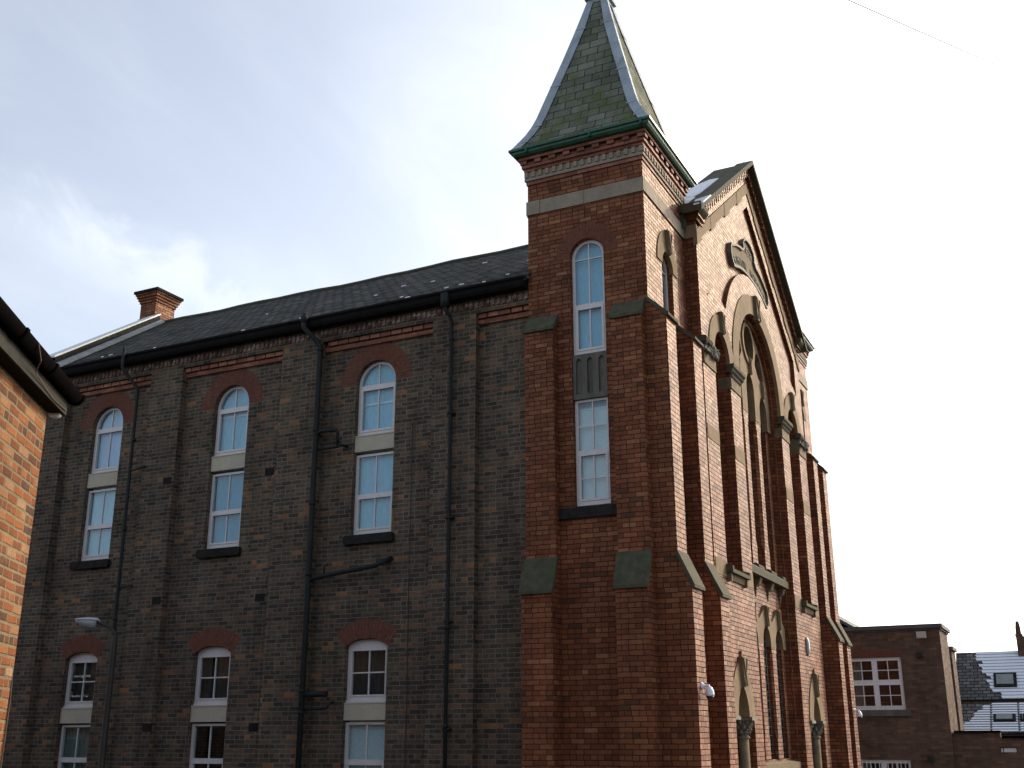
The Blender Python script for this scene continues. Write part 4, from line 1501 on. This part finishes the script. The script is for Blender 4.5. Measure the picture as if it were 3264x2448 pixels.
# ---------------------------------------------------------------- small things on the front
def security_camera(x, y, z, label, group):
    t = thing('security_camera', label, 'camera', (x, y, z), 0, group)
    a = MB()
    a.loft([[(x + r_ * math.cos(q), yy, z + .03 + r_ * math.sin(q)) for q in [2 * math.pi * i / 14 for i in range(14)]] for r_, yy in ((.058, y - .001), (.055, y - .012), (.022, y - .05), (.017, y - .06))])
    a.tube([(x, y - .055, z + .03), (x, y - .09, z + .035), (x, y - .11, z + .03), (x, y - .12, z + .005)], [.018, .018, .02, .022], 10)
    a.build('bracket', 'cctv_white', t, False)
    h = MB()
    h.lathe([(.026, z + .018), (.04, z + .005), (.062, z - .042), (.07, z - .09), (.068, z - .114), (.06, z - .12)], x, y - .12, 18)
    h.build('housing', 'cctv_white', t, True)
    d = MB()
    d.lathe([(.060, z - .12), (.056, z - .142), (.041, z - .166), (.014, z - .176)], x, y - .12, 16)
    d.build('dome', 'cctv_dome', t, True)
    return t

security_camera(16.93, 5.21, 2.33, 'white dome security camera on the nearer corner buttress of the chapel', 'dome cameras on the chapel front')
security_camera(2 * XC - 17.02, 5.21, 2.22, 'white dome security camera on the farthest buttress, next to the flat-roofed building', 'dome cameras on the chapel front')

t = thing('wall_lamp', 'slim pale oval lamp fixed high on the sunlit front wall', 'lamp', (25.9, YF, 3.4))
a = MB()
rings = []
for z, wd, dp in ((3.39, .05, .03), (3.42, .075, .055), (3.5, .08, .065), (3.65, .08, .065), (3.73, .075, .055), (3.76, .05, .03)):
    rings.append([(25.9 - wd, YF + .003, z), (25.9 - wd, YF - dp * .6, z), (25.9 - wd * .5, YF - dp, z), (25.9 + wd * .5, YF - dp, z), (25.9 + wd, YF - dp * .6, z), (25.9 + wd, YF + .003, z)])
a.loft(rings)
a.build('cover', 'lamp_bowl', t, True)
a = MB(); a.box(25.9 - .06, 25.9 + .06, YF - .018, YF + .004, 3.37, 3.388); a.build('base', 'grey_board', t)

# ---------------------------------------------------------------- ORANGE HOUSE (left foreground)
HA = R(33.4)
house = thing('orange_brick_house', 'weathered orange brick house end with black gutter, close at the left', 'house', (6.33, 7.55, GZ), HA)
# local frame: x along the wall (0 at the far corner, negative towards the viewer), y into the house
hz = -GZ
_hm = root_matrix(house)


def local(mb, name, mat, smooth=False, parent=None):
    ob = mb.build(name, mat, None, smooth)
    if parent is None:
        ob.parent = house
    else:
        ob.parent = parent
    return ob


b = MB()
b.slab([(-14, -.3), (0, -.3), (0, 4.42 + hz), (-14, 4.42 + hz)], (), 'Y', 0, .25)
b.box(-.25, 0, .25, 6.5, -.3, 4.42 + hz)
b.box(-14, 0, 6.5, 6.75, -.3, 4.42 + hz)
b.slab([(0.25, 4.42 + hz), (6.5, 4.42 + hz), (3.4, 6.9 + hz)], (), 'X', -.25, -.002)
local(b, 'wall', 'orange_brick')
b = MB()
b.box(-14, .10, -.13, -.11, 4.245 + hz, 4.44 + hz)
local(b, 'fascia', 'grey_board')
b = MB()
b.box(-14, .09, -.108, .0, 4.245 + hz, 4.262 + hz)
local(b, 'soffit', 'dark_eaves')
b = MB()
rg = []
for x in (-14, .16):
    rg.append([(x, -.17 - .075 * math.cos(an), 4.44 + hz - .075 * math.sin(an)) for an in [math.pi * i / 10 for i in range(11)]] +
              [(x, -.17 + .068 * math.cos(an), 4.44 + hz - .068 * math.sin(an)) for an in [math.pi * i / 10 for i in range(11)]])
b.loft(rg)
for x in (-1.52, -.71, -2.6, .15):
    rg = []
    for q in (x - .03, x + .03):
        rg.append([(q, -.17 - .086 * math.cos(an), 4.444 + hz - .086 * math.sin(an)) for an in [math.pi * i / 10 for i in range(11)]] +
                  [(q, -.17 + .07 * math.cos(an), 4.444 + hz - .07 * math.sin(an)) for an in [math.pi * i / 10 for i in range(11)]])
    b.loft(rg)
b.tube([(-.16, -.17, 4.40 + hz), (-.15, -.27, 4.44 + hz)], .03, 10) if False else None
local(b, 'gutter', 'black_gutter', True)
b = MB()
b.slab([(-.14, 4.43), (3.4, 7.05), (3.4, 7.15), (-.14, 4.53)], (), 'X', -14, .12)
b.slab([(6.95, 4.43), (3.4, 7.05), (3.4, 7.15), (6.95, 4.53)], (), 'X', -14, .12)
for v in range(len(b.v)):
    b.v[v] = (b.v[v][0], b.v[v][1], b.v[v][2] + hz)
local(b, 'roof', 'slate')
b = MB()
b.tube([(-1.25, -.25, 4.42 + hz), (-1.1, -.235, 4.34 + hz), (-.95, -.16, 4.30 + hz), (-.6, -.14, 4.28 + hz), (-.3, -.14, 4.262 + hz), (.05, -.14, 4.28 + hz)], .005, 5)
b.tube([(-.004, .02, 3.3 + hz), (.012, .03, 3.0 + hz), (.006, .02, 2.4 + hz), (-.02, -.008, 1.9 + hz), (-.05, -.012, 1.4 + hz), (-.06, -.012, 0)], .007, 6)
local(b, 'cable', 'rust_cable')
b = MB()
b.lathe([(.0, 0), (.05, 0), (.05, .09), (.0, .09)], 0, 0, 12)
for v in range(len(b.v)):
    x, y_, z = b.v[v]
    b.v[v] = (.02 + z * .7, -.05 + x, 4.24 + hz + y_ * .5)
local(b, 'outlet', 'upvc_white')

# ---------------------------------------------------------------- STREET LAMP
lx, ly = 15.62, 16.05
t = thing('street_lamp', 'brown street lamp column with a pale downward lamp head before the dark brick wall', 'street lamp', (lx, ly, GZ))
a = MB()
a.lathe([(.095, GZ), (.095, .35), (.085, .42), (.062, .5), (.055, 3.0), (.052, 3.42), (.04, 3.46)], lx, ly, 16)
a.build('pole', 'pole_paint', t, True)
a = MB()
a.tube([(lx, ly, 3.38), (lx, ly + .01, 3.5), (lx - .03, ly + .10, 3.60), (lx - .09, ly + .30, 3.68), (lx - .12, ly + .42, 3.70)], [.04, .036, .03, .03, .032], 10)
a.build('arm', 'pole_paint', t, True)


def head(z_off, prof, name, mat):
    m_ = MB()
    # long tray shaped lamp head pointing along the wall and a little outwards
    ax = Vector((-.28, .96, .04)).normalized()
    sd = Vector((.96, .28, 0)).normalized()
    up = ax.cross(sd) * -1
    if up.z < 0:
        up = -up
    base = Vector((lx - .10, ly + .36, 3.70))
    rings = []
    for s_, wd, top, bot in prof:
        c = base + ax * s_ * .72
        ring = []
        for i in range(14):
            an = 2 * math.pi * i / 14
            v = math.sin(an)
            hh = top if v > 0 else bot
            ring.append(c + sd * (wd * math.cos(an)) + up * (z_off + v * hh))
        rings.append(ring)
    m_.loft(rings)
    return m_.build(name, mat, t, True)


head(.035, [(-.02, .05, .03, .02), (.05, .10, .05, .012), (.25, .125, .055, .012), (.45, .12, .045, .012), (.60, .09, .03, .012), (.66, .03, .012, .008)], 'lamp_head', 'lamp_grey')
head(.02, [(.02, .06, .01, .06), (.07, .095, .012, .14), (.22, .115, .012, .15), (.42, .11, .012, .11), (.57, .08, .012, .05), (.63, .04, .01, .02)], 'lamp_bowl', 'lamp_bowl')

# ---------------------------------------------------------------- FLAT-ROOFED BUILDING (right)
AX = 37.0
ann = thing('flat_roofed_building', 'dark brick flat-roofed building with a white four-part window right of the chapel', 'building', (AX, 3.76, GZ))
b = MB()
b.slab([(3.76, WB), (9.5, WB), (9.5, 4.80), (3.76, 4.80)], [rect(4.98, 6.62, 2.42, 4.0), rect(5.0, 6.62, -.6, .97)], 'X', AX, AX + .3)
AD = AX + 2.2
b.slab([(AX + .3, WB), (AD, WB), (AD, 4.80), (AX + .3, 4.80)], (), 'Y', 3.76, 4.06)
b.box(AX + .3, AD, 9.2, 9.5, WB, 4.8)
b.box(AD - .3, AD, 4.06, 9.2, WB, 4.8)
b.build('wall', 'annexe_brick', ann)
b = MB()
for k in range(24):
    yy = 4.92 + 1.76 * k / 24
    b.box(AX - .004, AX + .05, yy + .005, yy + .068, 4.004, 4.225)
b.build('window_arch', 'arch_brick', ann)
b = MB()
b.box(AX - .10, AD + .1, 3.66, 9.6, 4.83, 4.95)
b.box(AX - .04, AD + .05, 3.72, 9.55, 4.78, 4.83)
b.build('roof', 'roof_felt', ann)


def annex_window(z0, z1, barred):
    f = MB()
    y0, y1 = 4.985, 6.615
    x = AX + .08
    ym, zm = (y0 + y1) / 2, z0 + (z1 - z0) * .52
    hs = []
    cells = []
    for a, b__ in ((y0 + .07, ym - .05), (ym + .05, y1 - .07)):
        for c_, d_ in ((z0 + .09, zm - .05), (zm + .05, z1 - .07)):
            hs.append(rect(a, b__, c_, d_)); cells.append((a, b__, c_, d_))
    f.slab(rect(y0, y1, z0, z1), hs, 'X', x, x + .07)
    for a, b__, c_, d_ in cells:
        f.slab(rect(a, b__, c_, d_), [rect(a + .03, b__ - .03, c_ + .03, d_ - .03)], 'X', x - .012, x + .05)
        m1, m2 = (a + b__) / 2, (c_ + d_) / 2
        f.box(x + .012, x + .045, m1 - .011, m1 + .011, c_ + .02, d_ - .02)
        f.box(x + .013, x + .044, a + .02, b__ - .02, m2 - .011, m2 + .011)
    w_ = f.build('window', 'upvc_white', ann)
    p = MB(); p.box(x + .026, x + .034, y0 + .03, y1 - .03, z0 + .03, z1 - .03); p.build('pane', 'glass', w_)
    s_ = MB(); s_.box(AX - .07, AX + .12, y0 - .15, y1 + .1, z0 - .19, z0 - .005); s_.build('sill', 'fluted_stone', w_)
    cu = MB()
    n = 30
    pts = [(x + .2 + .03 * math.sin(i * 1.2), y1 - .42 + .5 * i / n) for i in range(n + 1)]
    cu.slab(pts + [(a + .006, c) for a, c in reversed(pts)], (), 'Z', z0, z1); cu.build('curtain', 'net_curtain', w_)
    if barred:
        g_ = MB()
        for k in range(13):
            yy = y0 + .06 + (y1 - y0 - .12) * k / 12
            g_.tube([(AX + .03, yy, z0), (AX + .03, yy, z1 - .01)], .012, 6)
        g_.build('bars', 'upvc_white', w_)


b = MB(); b.box(AX + .9, AX + .92, 4.3, 7.2, -1, 4.6); b.build('window_backing', 'room_shade', ann)  # added near-black sheet; its colour stands in for the shade of the room
annex_window(2.425, 3.995, False)
annex_window(-.595, .965, True)
b = MB(); b.box(AX - .03, AX + .01, 4.15, 4.44, 4.53, 4.735)
b.box(AX - .045, AX - .028, 4.18, 4.41, 4.55, 4.66); b.build('vent', 'vent', ann)
for z in (4.02, 1.0):
    b = MB(); b.box(AX - .10, AX + .01, 4.34, 4.50, z - .07, z + .06); b.box(AX - .08, AX + .01, 4.36, 4.48, z + .06, z + .09)
    b.build('junction_box', 'grey_board', ann)

# brown gable peeping over the flat roof
t = thing('brown_gabled_building', 'brown pitched roof end just showing behind the chapel buttress', 'building', (39.5, 8.8, GZ))
b = MB(); b.slab([(7.0, WB), (14, WB), (14, 5.0), (10.6, 7.3), (7.0, 5.05)], (), 'X', 45.2, 54)
b.build('wall', 'annexe_brick', t)
b = MB(); b.slab([(6.75, 5.0), (10.6, 7.42), (14.3, 5.0), (14.3, 5.12), (10.6, 7.56), (6.75, 5.12)], (), 'X', 45.0, 54.2)
b.build('roof', 'roof_felt', t)

# narrow taller block set back
t = thing('narrow_brick_block', 'narrow brick block with flat coping between flat-roofed building and snowy roof', 'building', (41, 4.2, GZ))
b = MB(); b.box(41, 42.2, 3.86, 5.2, WB, 4.42); b.build('wall', 'annexe_brick', t)
b = MB(); b.box(40.92, 42.28, 3.79, 5.25, 4.42, 4.54); b.build('roof', 'roof_felt', t)

# low brick extension in front of the snowy roofs
t = thing('brick_extension', 'low dark brick extension with a small bright slit window at the right edge', 'building', (37.4, 2.3, GZ))
b = MB()
b.slab([(-1.0, WB), (3.755, WB), (3.755, 1.74), (2.42, 1.74), (2.42, 1.58), (-1.0, 1.58)], [rect(2.02, 2.48, 1.17, 1.33)], 'X', 37.2, 37.5)
b.box(37.5, 48, -1.0, -.7, WB, 1.5)
b.build('wall', 'annexe_brick', t)
b = MB()
b.box(37.1, 37.55, 2.42, 3.70, 1.742, 1.80)
b.box(37.1, 37.55, -1.0, 2.38, 1.582, 1.65)
b.build('gutter', 'black_gutter', t)
f = MB(); f.slab(rect(2.02, 2.48, 1.17, 1.33), [rect(2.04, 2.38, 1.19, 1.31), rect(2.40, 2.46, 1.19, 1.31)], 'X', 37.25, 37.3)
wn = f.build('window', 'grey_board', t)
p = MB(); p.box(37.27, 37.28, 2.03, 2.47, 1.18, 1.32); p.build('pane', 'blind_white', wn)

# snowy roofed house
sh = thing('snowy_roofed_house', 'house with snow on its slate roofs, skylights and a chimney at the right edge', 'house', (50, 2.5, GZ))
RS = 1.15
def rp(y, s):      # upper roof plane: s from eaves 0 to ridge 1
    return (50 + 2.0 * s, y, 3.07 + 1.98 * s)
def quadslab(mb, P0, P1, P2, P3, th):
    up = (Vector(P1) - Vector(P0)).cross(Vector(P3) - Vector(P0)).normalized()
    if up.z < 0: up = -up
    a = [Vector(p) for p in (P0, P1, P2, P3)]
    mb.hexa([p - up * th for p in a] + a)
b = MB()
quadslab(b, rp(-4, 0), rp(4.72, 0), rp(4.72, 1), rp(-4, 1), .1)
quadslab(b, (54, -4, 3.07), (54, 4.72, 3.07), rp(4.72, 1), rp(-4, 1), .1)
roof_u = b.build('roof', 'snow_slate', sh)
b = MB(); b.box(50.1, 53.9, -4, 4.6, WB, 3.05); b.build('wall', 'annexe_brick', sh)
# snow in rows, edge creeping in where the sun has cleared it
sn = MB()
rnd = random.Random(5)
nrow = 15
for k in range(nrow):
    s0, s1 = (k + .12) / nrow, (k + .9) / nrow
    edge = 3.9 if k > 11 else 3.75 - (11 - k) * .055 + rnd.uniform(-.12, .12)
    if k < 2: edge = 3.0
    y0 = -4
    q = [rp(y0, s0), rp(edge, s0), rp(edge + .05, s1), rp(y0, s1)]
    q = [(a - .02, b__, c + .02) for a, b__, c in q]
    quadslab(sn, *q, .035)
sn.build('snow', 'snow', roof_u)['kind'] = 'stuff'
def skylight(P, Q, s0, s1, fn, parent):
    f = MB()
    q = [fn(P, s0), fn(Q, s0), fn(Q, s1), fn(P, s1)]
    lift = Vector((-.05, 0, .07))
    quadslab(f, *[tuple(Vector(v) + lift) for v in q], .12)
    fr_ = f.build('skylight', 'stone_dark', parent)
    g_ = MB()
    q = [fn(P + .12, s0 + (s1 - s0) * .16), fn(Q - .1, s0 + (s1 - s0) * .16), fn(Q - .1, s0 + (s1 - s0) * .88), fn(P + .12, s0 + (s1 - s0) * .88)]
    lift = Vector((-.06, 0, .085))
    quadslab(g_, *[tuple(Vector(v) + lift) for v in q], .02)
    g_.build('pane', 'net_curtain', fr_)
skylight(2.42, 3.28, .22, .50, rp, roof_u)
def rl(y, s):      # lower lean-to roof
    return (48.2 + 1.7 * s, y, 1.80 + 1.12 * s)
b = MB(); quadslab(b, rl(-4, 0), rl(4.75, 0), rl(4.75, 1), rl(-4, 1), .1)
roof_l = b.build('roof', 'snow_slate', sh)
sn = MB()
for k in range(12):
    s0, s1 = (k + .25) / 12, (k + .8) / 12
    e = 4.72 - k * .10 + rnd.uniform(-.08, .08)
    segs = ((-4, 2.44), (2.48, 3.44), (3.475, e))
    for a, c in segs:
        if c - a < .1: continue
        q = [(x_ - .02, y_, z_ + .02) for x_, y_, z_ in (rl(a, s0), rl(c, s0), rl(c - .06, s1), rl(a, s1))]
        quadslab(sn, *q, .03)
sn.build('snow', 'snow', roof_l)['kind'] = 'stuff'
skylight(2.55, 3.35, .34, .56, rl, roof_l)
skylight(2.2, 2.4, .34, .56, rl, roof_l)
b = MB(); b.box(48.3, 50.0, -4, 4.6, WB, 1.75); b.build('wall', 'annexe_brick', sh)
b = MB()
b.box(51.7, 52.5, .9, 2.28, 4.7, 5.62)
b.box(51.7, 52.3, 2.02, 2.30, 5.62, 5.72)
b.build('chimney', 'annexe_brick', roof_u)
b = MB(); b.lathe([(.11, 5.72), (.10, 6.0), (.07, 6.2), (.07, 6.26)], 52.0, 2.17, 12); b.build('chimney_pot', 'annexe_brick', roof_u, True)
b = MB(); b.tube([(52.0, 1.95, 5.62), (52.0, 1.94, 6.15)], .008, 5); b.build('aerial', 'wire', roof_u)

# ---------------------------------------------------------------- TERRACE ACROSS THE STREET (mirrored in the low windows)
tr_ = thing('terraced_house', 'long brick terrace across the street from the chapel, mirrored darkly in its low windows', 'house', (5.2, 28, GZ))
b = MB()
wins = []
for k in range(9):
    yy = 12.6 + k * 3.6
    for z0, z1 in ((.2, 1.7), (3.0, 4.4)):
        wins.append(rect(yy, yy + 1.0, z0, z1))
b.slab([(11.5, WB), (45, WB), (45, 5.6), (11.5, 5.6)], wins, 'X', 4.9, 5.2)
b.box(-3.0, -2.7, 11.5, 45, WB, 5.6)
b.slab([(-2.7, WB), (4.9, WB), (4.9, 5.6), (1.1, 8.2), (-2.7, 5.6)], (), 'Y', 11.5, 11.75)
b.slab([(-2.7, WB), (4.9, WB), (4.9, 5.6), (1.1, 8.2), (-2.7, 5.6)], (), 'Y', 44.7, 45)
b.build('wall', 'annexe_brick', tr_)
b = MB()
b.slab([(5.45, 5.42), (1.1, 8.3), (-3.3, 5.42), (-3.3, 5.55), (1.1, 8.45), (5.45, 5.55)], (), 'Y', 11.4, 45.1)
rf_ = b.build('roof', 'slate', tr_)
for yy in (17.5, 24.5, 31.5, 38.5):
    b = MB(); b.box(.7, 1.5, yy - .35, yy + .35, 7.6, 9.3); b.box(.65, 1.55, yy - .4, yy + .4, 9.3, 9.42)
    b.build('chimney', 'annexe_brick', rf_)
for k, rc in enumerate(wins):
    (a0, z0), (a1, z1) = rc[0], rc[2]
    f = MB(); f.slab(rect(a0 + .003, a1 - .003, z0 + .003, z1 - .003), [rect(a0 + .07, a1 - .07, z0 + .07, (z0 + z1) / 2 - .03), rect(a0 + .07, a1 - .07, (z0 + z1) / 2 + .03, z1 - .07)], 'X', 5.05, 5.11)
    wn = f.build('window', 'upvc_white', tr_)
    p = MB(); p.box(5.07, 5.08, a0 + .02, a1 - .02, z0 + .02, z1 - .02); p.build('pane', 'glass', wn)
    s_ = MB(); s_.box(5.11, 5.27, a0 - .08, a1 + .08, z0 - .13, z0 - .004); s_.build('sill', 'stone_dark', wn)
b = MB(); b.box(5.25, 5.36, 11.5, 45, 5.36, 5.46); b.build('gutter', 'black_gutter', tr_)

# ---------------------------------------------------------------- OVERHEAD CABLE
c = MB()
A, B = Vector((17.88, 2.106, 14.268)), Vector((19.67, -.536, 12.931))
dv = B - A
pts = []
for i in range(-30, 60):
    f = i / 4
    p = A + dv * f
    pts.append((p.x, p.y, p.z + .0018 * (f - .5) ** 2 - .0006))
c.tube(pts, .0075, 6)
tag(c.build('overhead_cable', 'wire', None), 'thin overhead cable crossing the white sky at the upper right', 'cable')
